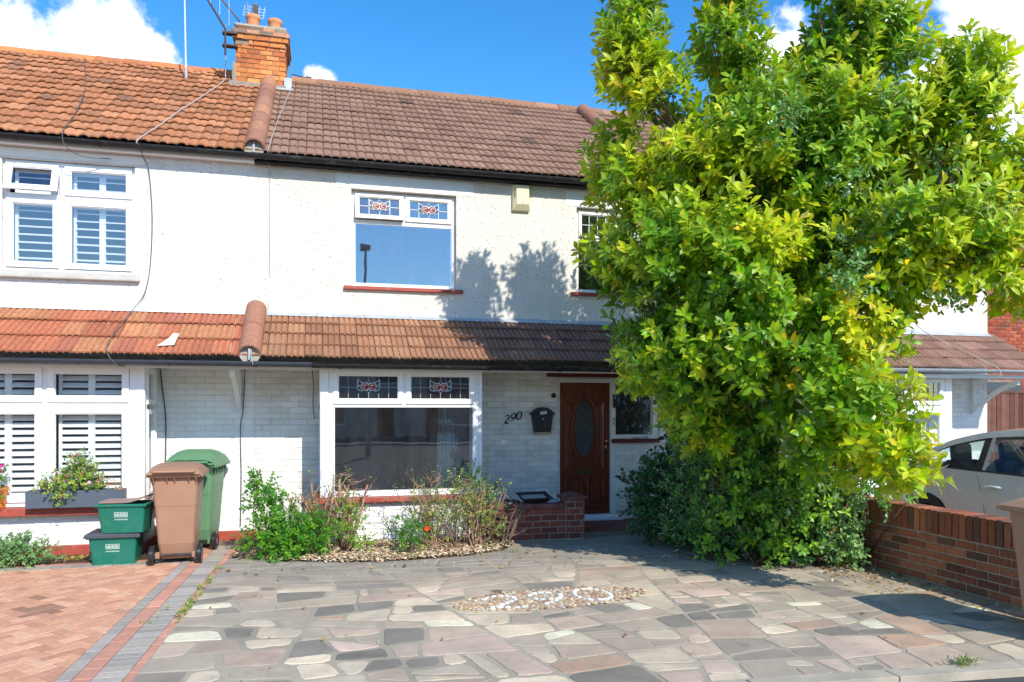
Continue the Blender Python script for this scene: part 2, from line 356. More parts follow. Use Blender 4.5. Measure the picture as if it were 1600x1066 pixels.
# ------------------------------------------------------------------ architecture helpers
WY, BY, GY = 10.1, 9.4, 9.15          # wall plane, bay front, lower gutter
X0, XP, XQ, X1 = -6.4, -.76, 4.81, 10.66   # party lines
def TF(Y): return lambda a, z, n: (a, Y-n, z)
def wall(mb, x0, x1, z0, z1, y0, y1, holes, col, T=None):
    """front at y0, back at y1, with rectangular openings and their reveals"""
    xs = sorted({x0, x1, *[min(max(h[i], x0), x1) for h in holes for i in (0, 1)]}); zs = sorted({z0, z1, *[min(max(h[i], z0), z1) for h in holes for i in (2, 3)]})
    ins = lambda x, z: any(h[0] < x < h[1] and h[2] < z < h[3] for h in holes)
    solid = {}
    for i in range(len(xs)-1):
        for j in range(len(zs)-1): solid[i, j] = not ins((xs[i]+xs[i+1])/2, (zs[j]+zs[j+1])/2)
    for (i, j), s in solid.items():
        if not s: continue
        a, b, c, d = xs[i], xs[i+1], zs[j], zs[j+1]
        mb.quad((a,y0,c),(b,y0,c),(b,y0,d),(a,y0,d), col); mb.quad((b,y1,c),(a,y1,c),(a,y1,d),(b,y1,d), col)
        if not solid.get((i-1, j), False): mb.quad((a,y1,c),(a,y0,c),(a,y0,d),(a,y1,d), col)
        if not solid.get((i+1, j), False): mb.quad((b,y0,c),(b,y1,c),(b,y1,d),(b,y0,d), col)
        if not solid.get((i, j-1), False): mb.quad((a,y1,c),(b,y1,c),(b,y0,c),(a,y0,c), col)
        if not solid.get((i, j+1), False): mb.quad((a,y0,d),(b,y0,d),(b,y1,d),(a,y1,d), col)
    return mb
def ring(mb, a0, a1, z0, z1, d0, d1, w, P, col=(1, 1, 1), wb=None):
    """a rectangular frame between depths d0<d1 (outward), members w wide; P(a, d, z)->xyz"""
    wb = wb or w
    for r in ((a0, a1, z1-w, z1), (a0, a1, z0, z0+wb), (a0, a0+w, z0+wb, z1-w), (a1-w, a1, z0+wb, z1-w)):
        mb.box(r[0], r[1], -d1, -d0, r[2], r[3], col, T=lambda x, y, z: P(x, -y, z))
    # glazing bead, a slim inner lip
    e = .012
    for r in ((a0+w, a1-w, z1-w-e, z1-w), (a0+w, a1-w, z0+wb, z0+wb+e), (a0+w, a0+w+e, z0+wb+e, z1-w-e), (a1-w-e, a1-w, z0+wb+e, z1-w-e)):
        mb.box(r[0], r[1], -(d1-.012), -(d0+.004), r[2], r[3], col, T=lambda x, y, z: P(x, -y, z))
def PF(Y): return lambda a, d, z: (a, Y-d, z)
def rose(mb, cx, cz, s, P, d=0):
    W_ = (.75, .75, .72); RD = (.26, .008, .02); RD2 = (.16, .006, .015); TL = (.004, .09, .15); TL2 = (.006, .11, .08)
    def poly(pts, dd, c): mb.add([P(cx+x*s, d+dd, cz+z*s) for x, z in pts], [tuple(range(len(pts)))], c)
    def disc(x, z, r, dd, c, a0=0, a1=360, r0=0):
        n = 14
        if r0 == 0 and a1-a0 == 360: poly([(x+r*cos(2*pi*i/n), z+r*sin(2*pi*i/n)) for i in range(n)], dd, c)
        else:
            for i in range(n):
                p, q = R(a0+(a1-a0)*i/n), R(a0+(a1-a0)*(i+1)/n)
                poly([(x+r0*cos(p), z+r0*sin(p)), (x+r*cos(p), z+r*sin(p)), (x+r*cos(q), z+r*sin(q)), (x+r0*cos(q), z+r0*sin(q))], dd, c)
    for m in (-1, 1):
        for pts, c in (([(.55, .35), (1.45, .85), (1.5, .35), (1.1, .0)], TL), ([(.8, -.1), (1.55, .05), (1.45, -.4), (.9, -.6)], TL2 if m < 0 else TL)):
            q = [(m*x, z) for x, z in pts]; q = q if m > 0 else q[::-1]
            cc = (sum(x for x, z in q)/4, sum(z for x, z in q)/4); poly([(cc[0]+(x-cc[0])*1.22, cc[1]+(z-cc[1])*1.3) for x, z in q], .001, W_); poly(q, .003, c)
        disc(m*.52, 0, .58, .005, W_); disc(m*.52, 0, .5, .007, RD); disc(m*.52, 0, .30, .009, W_, 20, 300, .24); disc(m*.52, .02, .2, .010, RD2)
        disc(m*.50, .03, .12, .012, W_, 40, 260, .07)
    for z, h in ((.72, .3), (-.72, -.3)):
        q = [(-.28, z-h*.5), (0, z-h*1.0), (.28, z-h*.5), (0, z+h*.6)]
        if h < 0: q = q[::-1]
        poly([(x*1.3, z+(y-z)*1.3) for x, y in q], .004, W_); poly(q, .0045, TL)
def window(parent, x0, x1, z0, z1, P, lights, fm, gm, fw=.05, mull=(), tran=(), wb=None, name='window'):
    """lights: dicts a,b,c,d (x0,x1,z0,z1), sash, lead(cols,rows), rose, open(deg)"""
    mb = MB(); ring(mb, x0, x1, z0, z1, -.07, 0, fw, P, wb=wb)
    for a, b, c, d in mull: mb.box(a, b, (.001 if b-a > d-c else .003), (.069 if b-a > d-c else .067), c, d, T=lambda x, y, z: P(x, -y, z))
    wo_ = build(name, mb, fm, parent, bevel=.003)
    for l in lights:
        a, b, c, d = l['r']; op = l.get('open', 0); sw = l.get('sw', .045)
        ca, sa = cos(R(op)), sin(R(op))
        def Q(x, dd, z, d=d, ca=ca, sa=sa):      # hinge along the top edge
            h = d-z; return P(x, dd*ca+h*sa+.002, d-h*ca+dd*sa*0)
        if l.get('sash', True):
            m2 = MB(); ring(m2, a, b, c, d, -.035, .018, sw, Q); so_ = build('sash', m2, fm, wo_, bevel=.003)
        else: sw = .0
        g = MB(); dd = -.012
        g.add([Q(a+sw, dd, c+sw), Q(b-sw, dd, c+sw), Q(b-sw, dd, d-sw), Q(a+sw, dd, d-sw)], [(0, 1, 2, 3)]); pane = build('pane', g, gm, wo_)
        if l.get('lead'):
            nc, nr = l['lead']; m3 = MB(); cl = l.get('lcol', (.7, .7, .68)); A0, A1, C0, C1 = a+sw, b-sw, c+sw, d-sw
            for i in range(1, nc):
                x = A0+(A1-A0)*i/nc; segs = [(C0, C1)]
                if l.get('rose') and abs(x-(A0+A1)/2) < .13: segs = [(C0, (C0+C1)/2-.075), ((C0+C1)/2+.075, C1)]
                for p, q in segs: m3.box(x-.004, x+.004, -dd-.006, -dd-.001, p, q, cl, T=lambda X, y, z: Q(X, -y, z))
            for j in range(1, nr):
                z = C0+(C1-C0)*j/nr; segs = [(A0, A1)]
                if l.get('rose'): mdx = (A0+A1)/2; segs = [(A0, mdx-.145), (mdx+.145, A1)]
                for p, q in segs: m3.box(p, q, -dd-.0075, -dd-.0015, z-.004, z+.004, cl, T=lambda X, y, z_: Q(X, -y, z_))
            build('leading', m3, m_col, wo_)
            if l.get('rose'):
                m4 = MB(); rose(m4, (A0+A1)/2, (C0+C1)/2+.01, .088, Q, dd+.008); build('rose_motif', m4, m_col, wo_)
    return wo_
def shutter(parent, a0, a1, z0, z1, P, d=-.13, pitch=.072, ang=35, fr=.035):
    mb = MB()
    for r in ((a0, a1, z1-fr, z1), (a0, a1, z0, z0+fr), (a0, a0+fr, z0+fr, z1-fr), (a1-fr, a1, z0+fr, z1-fr)):
        mb.box(r[0], r[1], -d-.012, -d+.012, r[2], r[3], T=lambda x, y, z: P(x, -y, z))
    n = max(1, int((z1-z0-2*fr)/pitch)); c, s = cos(R(ang)), sin(R(ang)); hw = pitch*.48
    for i in range(n):
        zc = z0+fr+(i+.5)*(z1-z0-2*fr)/n
        vs = []
        for u, t in ((-hw, -.004), (hw, -.004), (hw, .004), (-hw, .004)):
            for a in (a0+fr, a1-fr): vs.append(P(a, d-(u*c-t*s)*1, zc+u*s+t*c))
        mb.add(vs, [(0, 2, 3, 1), (2, 4, 5, 3), (4, 6, 7, 5), (6, 0, 1, 7)])
    return build('shutter', mb, m_pvc, parent)
def tile_roof(name, parent, x0, x1, ey, ez, ry, rz, tw, rows, prof, col, m, nx=10, lift=.028, jit=.004, weathering=None, thick=.016):
    mb = MB(); e = Vector((0, ey, ez)); r = Vector((0, ry, rz)); L_ = (r-e).length; dr = (r-e)/L_; nrm = Vector((0, -dr.z, dr.y)); g = L_/rows
    n = round((x1-x0)/tw); tw = (x1-x0)/n
    for j in range(rows):
        sagr = random.uniform(-.002, .002); cj = random.uniform(.95, 1.05)
        for i in range(n):
            a = x0+i*tw; b = a+tw; s0 = j*g+random.gauss(0, jit*.8); s1 = min((j+1)*g+.03, L_+.01)
            lf = lift+random.gauss(0, jit*.6)+sagr; tl = random.gauss(0, jit*.35)*(5 if random.random() < .015 else 1)
            c = col(); kx = weathering(a) if weathering else 0; c = tuple(max(0, min(1, (x*(1-kx)+y_*kx)*cj)) for x, y_ in zip(c, (.20, .115, .095))); vs = []; fs = []
            for k in range(nx+1):
                u = k/nx; x = a+.0018+u*(tw-.0036); h = prof(u); o = lf+tl*(u-.5)*2
                for s_, oo in ((s0, h+o), (s1, h*.9+.004)):
                    p = e+dr*s_+nrm*oo; vs.append((x, p.y, p.z))
            for k in range(nx): fs.append((2*k, 2*k+2, 2*k+3, 2*k+1))
            q = len(vs)
            for k in range(nx+1):      # butt edge
                u = k/nx; x = a+.0018+u*(tw-.0036); h = prof(u); o = lf+tl*(u-.5)*2
                for oo in (h+o, h+o-thick):
                    p = e+dr*(s0-(.002 if oo < h+o else 0))+nrm*oo; vs.append((x, p.y, p.z))
            for k in range(nx): fs.append((q+2*k+1, q+2*k+3, q+2*k+2, q+2*k))
            mb.add(vs, fs, c)
    o = build(name, mb, m, parent, smooth=False)
    return o
def roof_deck(parent, x0, x1, ey, ez, ry, rz, back=True, name='roof_deck'):
    mb = MB(); d = .02
    mb.quad((x0, ey+.02, ez-d), (x1, ey+.02, ez-d), (x1, ry, rz-d), (x0, ry, rz-d))
    if back: mb.quad((x1, 2*ry-ey, ez-d), (x0, 2*ry-ey, ez-d), (x0, ry, rz-d), (x1, ry, rz-d))
    return build(name, mb, m_rust, parent)
def roll(name, parent, a, b, r, n, col, m, axis_up=(0, 0, 1), taper=.06, arc=180, jit=.004, open_end=False, over=.03):
    """half-round cover tiles lapped from a (low end) to b (high end)"""
    mb = MB(); a = Vector(a); b = Vector(b); t = (b-a).normalized(); up = Vector(axis_up); side = t.cross(up).normalized(); up = side.cross(t); L_ = (b-a).length/n; K = 12
    for i in range(n):
        c = col(); j = random.uniform(-jit, jit); vs = []; fs = []
        for q, (s, rr) in enumerate(((0, r*(1+taper)), (L_+over, r*(1-taper*.2)), (L_+over, r*(1-taper*.2)-.015), (0, r*(1+taper)-.018))):
            for k in range(K+1):
                an = R(-arc/2+arc*k/K); vs.append(a+t*(i*L_+s)+side*(sin(an)*rr+j)+up*(cos(an)*rr+j))
        for q in (0, 1, 3):
            p0 = q*(K+1); p1 = ((q+1) % 4)*(K+1)
            for k in range(K): fs.append((p0+k, p0+k+1, p1+k+1, p1+k))
        mb.add(vs, fs, c)
    return build(name, mb, m, parent, smooth=False)
def gutter(name, parent, x0, x1, y, z, r, m, slope=0, jn=1.9, brk=.9, dz=0):
    mb = MB(); K = 8; n = 2
    for (xa, xb) in [(x0, x1)]:
        vs = []
        for x in (xa, xb):
            zz = z+slope*(x-x0)
            for k in range(K+1):
                an = R(180+180*k/K); vs.append((x, y+cos(an)*r, zz+sin(an)*r))
            for k in range(K, -1, -1):
                an = R(180+180*k/K); vs.append((x, y+cos(an)*(r-.006), zz+sin(an)*(r-.006)))
        q = 2*(K+1); mb.add(vs, [(i, (i+1) % q, q+(i+1) % q, q+i) for i in range(q)]+[tuple(range(q))[::-1]])
    x = x0+.3
    while x < x1:                      # joints and brackets, a little proud
        wd = .045 if int(x/brk) % 3 == 0 else .014; zz = z+slope*(x-x0); vs = []
        for xx in (x, x+wd):
            for k in range(K+1):
                an = R(176+188*k/K); vs.append((xx, y+cos(an)*(r+.007), zz+sin(an)*(r+.007)))
        vs2 = [(p[0], p[1], p[2]) for p in vs]
        mb.add(vs2, [(i, i+1, K+2+i, K+1+i) for i in range(K)])
        x += brk
    return build(name, mb, m, parent)
def vary(base, v=.12, hue=.06):
    def f():
        k = random.gauss(1, v); return tuple(max(.005, min(1, c*k*random.gauss(1, hue))) for c in base)
    return f
def pick(*cs):
    tot = sum(c[1] for c in cs)
    def f():
        r = random.random()*tot
        for c, wgt, v in cs:
            r -= wgt
            if r <= 0: k = random.gauss(1, v); return tuple(max(.004, min(1, x*k)) for x in c)
        return cs[0][0]
    return f
# profiles
def p_double(u):          # two low rolls per tile
    v = u*2 % 1; return .014*min(1, max(0, min(v-.02, .92-v)/.10))-(.004 if v > .93 else 0)+.003*sin(pi*v)
def p_ribs(u):            # three narrow flats with sharp ribs
    v = (u*3) % 1; return .016*min(1, max(0, min(v-.04, .84-v)/.07))
def p_roll(u):            # one broad roll, one pan
    return .021*max(0, sin(pi*min(1, u/.5)))**.75 if u < .5 else .011*max(0, sin(pi*min(1, (u-.5)/.46)))**.8-.002
col_tl = pick(((.43, .18, .085), 6, .09), ((.49, .22, .11), 3, .08), ((.38, .165, .08), 3, .07), ((.30, .145, .085), .4, .08))
col_tc = pick(((.285, .165, .115), 6, .045), ((.31, .185, .13), 3, .045), ((.265, .15, .105), 2.5, .045), ((.18, .115, .085), .4, .1))
col_lc = pick(((.34, .165, .09), 6, .07), ((.38, .195, .11), 3, .07), ((.29, .14, .08), 2, .08))
col_ll = pick(((.44, .15, .08), 5, .07), ((.46, .20, .10), 2, .08), ((.39, .135, .085), 2, .07))
col_lr = pick(((.29, .17, .12), 5, .06), ((.37, .22, .17), 2, .06), ((.28, .15, .12), 2, .06))
col_roll = pick(((.42, .20, .115), 4, .1), ((.36, .17, .11), 3, .1))
EY, EZ, RY, RZ = 9.95, 4.83, 13.6, 7.28
LZ0, LZ1, LY = 2.215, 2.83, 9.12
m_mort2 = mat('paving_mortar', (.42, .37, .285), .95, .25, nsc=2.4, namt=.25, bsc=110, bamt=.6, bdist=.006, dirt=(.19, .17, .14, .7), dsc=1.2, dlo=.42, dhi=.66)
# ------------------------------------------------------------------ setting: ground
mb = MB(); mb.quad((-250, -250, -.04), (250, -250, -.04), (250, 250, -.04), (-250, 250, -.04)); tag(build('ground', mb, m_asph), kind='structure')
mb = MB(); mb.prism([(-1.10, 4.36), (2.62, 4.06), (5.58, 3.83), (5.58, 9.3), (-.92, 9.3)], -.05, -.0035); tag(build('driveway_mortar', mb, m_mort2), kind='structure')
mb = MB(); mb.prism([(-7, 1.5), (-1.2, 1.5), (-1.08, 4.5), (-.92, 10.2), (-7, 10.2)], -.05, -.014); tag(build('block_drive_bed', mb, mat('joint_sand', (.22, .15, .12), .95, .2, nsc=20)), kind='structure')
mb = MB(); 
for i in range(9):
    a = -1.2+i*.92; f = lambda x: 4.235-.079*x
    mb.prism([(a+.004, f(a)-.13), (a+.914, f(a+.914)-.13), (a+.914, f(a+.914)), (a+.004, f(a))], -.05, .012+random.uniform(-.002, .002), inset=.008)
tag(build('kerb', mb, m_kerb), kind='structure')
mb = MB(); mb.prism([(5.58, 2.5), (9.5, 2.5), (9.5, 10.1), (5.58, 10.1)], -.06, -.01); tag(build('neighbour_driveway', mb, m_conc), kind='structure')
# crazy paving: Voronoi cells of jittered seeds, cut by half planes
def clip(poly, px, py, nx_, ny_):
    out = []
    for i in range(len(poly)):
        a, b = poly[i], poly[(i+1) % len(poly)]; da = (a[0]-px)*nx_+(a[1]-py)*ny_; db = (b[0]-px)*nx_+(b[1]-py)*ny_
        if da <= 0: out.append(a)
        if (da < 0 < db) or (db < 0 < da): t = da/(da-db); out.append((a[0]+(b[0]-a[0])*t, a[1]+(b[1]-a[1])*t))
    return out
def area(p): return abs(sum(p[i][0]*p[(i+1) % len(p)][1]-p[(i+1) % len(p)][0]*p[i][1] for i in range(len(p))))/2
def inset_poly(p, d):
    q = list(p)
    for i in range(len(p)):
        a, b = p[i], p[(i+1) % len(p)]; dx, dy = b[0]-a[0], b[1]-a[1]; l = math.hypot(dx, dy)
        if l < 1e-6: continue
        nx_, ny_ = dy/l, -dx/l; q = clip(q, a[0]-nx_*d, a[1]-ny_*d, nx_, ny_)
        if len(q) < 3: return []
    return q
rr = random.Random(5)
MOS = lambda x, y: ((x-1.93)*cos(.07)+(y-6.2)*sin(.07), -(x-1.93)*sin(.07)+(y-6.2)*cos(.07))
slabcols = [((.50, .43, .34), 13, .08), ((.34, .295, .245), 22, .08), ((.155, .15, .14), 14, .12), ((.37, .29, .24), 16, .08), ((.74, .67, .55), 6, .05), ((.42, .365, .29), 16, .08), ((.45, .345, .30), 10, .08), ((.38, .25, .18), 4, .08), ((.22, .20, .175), 8, .1)]
sc = pick(*slabcols); mb = MB()
def carea(p):
    c = Vector((sum(q[0] for q in p)/len(p), sum(q[1] for q in p)/len(p))); return c
def split(poly, depth=0):
    A = area(poly); c = carea(poly); lim = rr.choice([.055, .08, .12, .17, .22])
    if A < lim or depth > 14: return [poly]
    # cut roughly across the longest axis
    ww = max(p[0] for p in poly)-min(p[0] for p in poly); hh_ = max(p[1] for p in poly)-min(p[1] for p in poly); ang, best = (0, ww) if ww > hh_*rr.uniform(.95, 1.6) else (pi/2, hh_)
    for k in range(14):
        an_ = ang+rr.gauss(0, .21); t = rr.uniform(-.17, .17)*best; nx_, ny_ = cos(an_), sin(an_); px, py = c[0]+nx_*t, c[1]+ny_*t
        a_, b_ = clip(poly, px, py, nx_, ny_), clip(poly, px, py, -nx_, -ny_)
        if len(a_) < 3 or len(b_) < 3 or min(area(a_), area(b_)) < .012: continue
        if min(len(a_), len(b_)) > 3 and max(len(a_), len(b_)) < 7: break
    else:
        if len(a_) < 3 or len(b_) < 3 or min(area(a_), area(b_)) < .012: return [poly]
    return split(a_, depth+1)+split(b_, depth+1)
region = [(-1.10, 4.32), (5.50, 3.80), (5.50, 8.75), (-.96, 8.75)]
for poly in split(region):
    poly = inset_poly(poly, rr.choice([.006, .009, .012, .017, .024, .03]))
    if len(poly) < 3 or area(poly) < .006: continue
    # knock the corners off, then let the edges wander so they read as split stone
    q = []; n_ = len(poly)
    for a in range(n_):
        p0, p1 = poly[a], poly[(a+1) % n_]; l = math.hypot(p1[0]-p0[0], p1[1]-p0[1]); k0 = min(.25, rr.uniform(.012, .05)/max(l, .01)); k1 = 1-min(.25, rr.uniform(.012, .05)/max(l, .01)); m = max(1, int(l/.09))
        for b in range(m+1):
            t = k0+(k1-k0)*b/m; g_ = .0045 if 0 < b < m else .001; q.append((p0[0]+(p1[0]-p0[0])*t+rr.gauss(0, g_), p0[1]+(p1[1]-p0[1])*t+rr.gauss(0, g_)))
    cx, cy = carea(poly); c = sc(); gm = sum(c)/3; c = (min(.74, (c[0]*.8+gm*.2)*1.32), min(.69, (c[1]*.8+gm*.2)*1.23), min(.50, (c[2]*.8+gm*.2)*1.08))
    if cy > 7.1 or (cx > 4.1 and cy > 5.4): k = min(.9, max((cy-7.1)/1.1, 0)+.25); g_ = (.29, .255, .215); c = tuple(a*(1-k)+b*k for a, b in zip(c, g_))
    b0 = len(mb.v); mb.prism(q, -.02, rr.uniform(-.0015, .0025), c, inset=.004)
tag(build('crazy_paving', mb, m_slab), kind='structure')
# block paving, 45 degree herringbone, and the banded border
def strip_x(y, a): return a+.035*(y-5)
mb = MB(); cb = pick(((.60, .315, .195), 6, .05), ((.66, .38, .25), 3, .05), ((.54, .27, .175), 2, .06))
bw = .092; ca, sa = cos(R(45)), sin(R(45))
for i in range(-60, 61):
    for j in range(-60, 61):
        for hv in (0, 1):
            # herringbone lattice
            u0 = (i*2-j)*bw if False else None
def herr():
    out = []
    for k in range(-45, 46):
        for m_ in range(-45, 46):
            # lattice: translation (w, w) and (2w, -2w)
            ox = (k+2*m_)*bw; oy = (k-2*m_)*bw
            out.append((ox, oy, ox+2*bw, oy+bw)); out.append((ox, oy+bw, ox+bw, oy+3*bw))
    return out
for a, b, c_, d_ in herr():
    r4 = [(a, b), (c_, b), (c_, d_), (a, d_)]; p4 = [(x*ca-y_*sa-3.0, x*sa+y_*ca+6.0) for x, y_ in r4]
    cx = sum(p[0] for p in p4)/4; cy = sum(p[1] for p in p4)/4
    if not (-5.2 < cx < -1.2 and 3.6 < cy < 9.05): continue
    p4 = clip(p4, strip_x(5, -1.52), 5, .9994, -.035)
    if len(p4) > 2: p4 = clip(p4, 0, 8.62, 0, 1)
    if len(p4) < 3 or area(p4) < .0008: continue
    p4 = inset_poly(p4, .0022)
    if len(p4) < 3: continue
    cbv = cb(); oil = (abs(cx+2.12) < .10 and 6.72 < cy < 7.0) or (abs(cy-6.98) < .07 and -2.42 < cx < -2.0) or (abs(cx+2.35) < .08 and abs(cy-7.3) < .07)
    mb.prism(p4, -.03, random.uniform(-.0015, .0015), tuple(q*(.55 if oil else 1) for q in cbv), inset=.0045)
tag(build('block_paving', mb, m_block), kind='structure')
mb = MB(); cgr = pick(((.34, .31, .275), 4, .07), ((.39, .355, .31), 2, .07)); crd = pick(((.55, .27, .19), 4, .07), ((.48, .23, .17), 2, .07))
y = 3.7
for lo, hi, stp, cf in ((-1.52, -1.425, .19, cgr), (-1.425, -1.31, .19, crd), (-1.31, -1.125, .095, cgr), (-1.125, -1.065, .19, crd)):
    y = 3.7+random.random()*.1
    while y < 9.6:
        y2 = y+stp; p4 = [(strip_x(y, lo), y), (strip_x(y, hi), y), (strip_x(y2, hi), y2), (strip_x(y2, lo), y2)]
        mb.prism(inset_poly(p4, .0025), -.03, random.uniform(-.001, .002), cf(), inset=.0045); y = y2
x = -5.2
while x < -1.42:
    mb.prism(inset_poly([(x, 8.62), (x+.095, 8.62), (x+.095, 8.80), (x, 8.80)], .0025), -.03, random.uniform(-.001, .001), cgr(), inset=.0045)
    x += .095
x = -5.2
while x < -1.60:
    mb.prism(inset_poly([(x, 8.80), (x+.19, 8.80), (x+.19, 8.895), (x, 8.895)], .0025), -.03, random.uniform(-.001, .001), crd(), inset=.0045); x += .19
tag(build('paving_border', mb, m_block), kind='structure')
# soil bed and mulch
mb = MB(); bed = [(-.9, 8.80), (-.3, 8.42), (.35, 8.20), (1.0, 8.16), (1.65, 8.26), (2.1, 8.48), (2.3, 8.85), (2.28, 9.42), (.0, 9.45), (.0, 10.1), (-.9, 10.1)]
mb.add([(x, y, .008) for x, y in bed], [tuple(range(len(bed)))]); tag(build('flower_bed_soil', mb, m_soil), kind='structure')
def inpoly(x, y, P):
    c = False; j = len(P)-1
    for i in range(len(P)):
        if (P[i][1] > y) != (P[j][1] > y) and x < (P[j][0]-P[i][0])*(y-P[i][1])/(P[j][1]-P[i][1])+P[i][0]: c = not c
        j = i
    return c
def chips(n, region, zf, size, col, seed, curl=.3):
    r = random.Random(seed); mb = MB(); k = 0
    while k < n:
        x, y = region(r)
        if x is None: continue
        k += 1; s = size*r.uniform(.5, 1.4); a = r.uniform(0, 6.28); t1, t2 = r.gauss(0, curl), r.gauss(0, curl); z = zf(x, y, r)
        e1 = Vector((cos(a), sin(a), t1)).normalized()*s; e2 = Vector((-sin(a), cos(a), t2)).normalized()*s*r.uniform(.35, .7); p = Vector((x, y, z)); up = Vector((0, 0, s*.15))
        mb.add([p-e1, p-e2*.9-up*.3, p+e1, p+e2, p+up], [(0, 1, 4), (1, 2, 4), (2, 3, 4), (3, 0, 4)], col(r))
    return mb
def rbed(r):
    x, y = r.uniform(-.9, 2.3), r.uniform(8.1, 9.5)
    if y > 8.9 and r.random() < .5: return None, None
    return (x, y) if inpoly(x, y+r.gauss(0, .05), bed) else (None, None)
def ctan(r):
    b = r.choice([(.74, .58, .39), (.62, .44, .27), (.82, .70, .53), (.42, .27, .16), (.70, .50, .30)]); k = r.uniform(.7, 1.15); return tuple(min(1, q*k) for q in b)
mb = chips(6500, rbed, lambda x, y, r: .014+r.uniform(0, .03), .021, ctan, 3)
tag(build('wood_chip_mulch', mb, mat('wood_chip', None, .9, .2, nsc=30, namt=.2)), 'tan wood chip mulch and dead leaves in the bed under the bay window', 'mulch', kind='stuff')
def rleaf(r):
    q = r.random()
    if q < .40: x, y = r.gauss(5.2, .25), r.gauss(6.4, .45)
    elif q < .66: x = 5.5-abs(r.gauss(0, .22)); y = r.uniform(4.2, 7)
    elif q < .8: x, y = r.uniform(3.4, 5.3), r.gauss(7.55, .16)
    elif q < .92: x, y = r.gauss(1.6, 1.4), r.gauss(8.0, .25)
    else: x, y = r.uniform(-1, 5.4), r.uniform(4.5, 8)
    return (x, y) if (-.95 < x < 5.5 and 4.3 < y < 8.6) else (None, None)
def cbr(r):
    b = r.choice([(.34, .13, .04), (.45, .28, .12), (.22, .10, .05), (.5, .36, .10), (.55, .5, .4), (.12, .07, .05)]); k = r.uniform(.7, 1.2); return tuple(min(1, q*k) for q in b)
mb = chips(620, rleaf, lambda x, y, r: .012+r.uniform(0, .008), .024, cbr, 8, .35)
tag(build('fallen_leaves', mb, m_leaf2), 'dry brown fallen leaves scattered over the paving and along the wall', 'leaf litter', kind='stuff')
mb = chips(260, lambda r: (r.uniform(-3.4, -1.95), r.gauss(9.2, .12)), lambda x, y, r: .004, .03, lambda r: r.choice([(.5, .3, .05), (.45, .4, .05), (.55, .3, .08)]), 18, .35)
tag(build('fallen_petals', mb, m_leaf2), 'yellow orange leaf litter along the foot of the left bay', 'leaf litter', kind='stuff')
mb = MB(); mb.prism([(-7, 8.9), (-1.75, 8.9), (-1.75, 9.4), (-7, 9.4)], -.02, .002); tag(build('bay_strip_soil', mb, m_soil), kind='structure')
# ------------------------------------------------------------------ HOUSES
cream = thing('terraced_house', 'cream roughcast house with brown tiled roof and dark panelled front door', 'house', (2, WY, 0), group='houses of the terrace')
left = thing('terraced_house', 'bright white house with orange tiled roof and white shutters behind the windows', 'house', (-3.5, WY, 0), group='houses of the terrace')
right = thing('terraced_house', 'end house behind the tree with white net curtains and curved timber bracket', 'house', (7.7, WY, 0), group='houses of the terrace')
# openings: x0,x1,z0,z1
UWC = (.436, 1.824, 3.235, 4.505); UWC2 = (3.54, 4.55, 3.27, 4.47)
UWL = (-3.58, -2.15, 3.26, 4.585); UWR = (7.2, 8.9, 3.25, 4.5)
BC = (.13, 1.93, .5, 2.14); DO = (3.28, 4.80, .06, 2.06); BL = (-4.6, -2.0, .5, 2.14); BR = (6.6, 9.05, .5, 2.14)
def house_walls(h, x0, x1, up, lo, mcast, colf, mbrick, T2=.27):
    mb = MB(); wall(mb, x0, x1, 2.55, 4.86, WY, WY+T2, up, (1, 1, 1)); build('roughcast_wall', mb, mcast, h)
    mb = MB(); wall(mb, x0, x1, 0, 2.55, WY+.008, WY+T2, lo, (.64, .62, .57) if h is cream else (.70, .70, .68)); mb.bricks(x0, x1, .0, 2.5, [(a-.0, b+.0, c, d) for a, b, c, d in lo], colf, TF(WY+.008), d=.006, mo=.0065, jit=.0022)
    build('brick_wall', mb, mbrick, h)
    mb = MB()
    for (a, b), (z0, z1) in (((x0+.05, x1-.05), (2.62, 4.8)), ((x0+.05, x1-.05), (.1, 2.5))):
        y0, y1 = WY+T2, 14.2
        mb.quad((a,y1,z0),(b,y1,z0),(b,y1,z1),(a,y1,z1)); mb.quad((a,y0,z0),(b,y0,z0),(b,y1,z0),(a,y1,z0)); mb.quad((a,y0,z1),(b,y0,z1),(b,y1,z1),(a,y1,z1))
        mb.quad((a,y0,z0),(a,y1,z0),(a,y1,z1),(a,y0,z1)); mb.quad((b,y0,z0),(b,y1,z0),(b,y1,z1),(b,y0,z1))
    build('room', mb, m_room, h)
    mb = MB(); mb.box(x0, x1, 17.2, 17.3, 0, 4.86); 
    if x1 > 10: mb.add([(x1,WY,0),(x1,17.2,0),(x1,17.2,4.82),(x1,RY,RZ-.05),(x1,WY,4.82)], [(0,1,2,3,4)])
    if x0 < -6: mb.add([(x0,WY,0),(x0,17.2,0),(x0,17.2,4.82),(x0,RY,RZ-.05),(x0,WY,4.82)], [(4,3,2,1,0)])
    build('rear_wall', mb, mcast, h)
pw = vary((.76, .75, .71), .06, .012); pww = vary((.82, .82, .81), .02, .006)
house_walls(cream, XP, XQ, [UWC, UWC2], [BC, DO], m_cast_cream, pw, m_paint_brick)
house_walls(left, X0, XP, [UWL], [BL], m_cast_white, pww, m_paint_brick_w)
house_walls(right, XQ, X1, [UWR], [BR], m_cast_cream, pww, m_paint_brick_w)
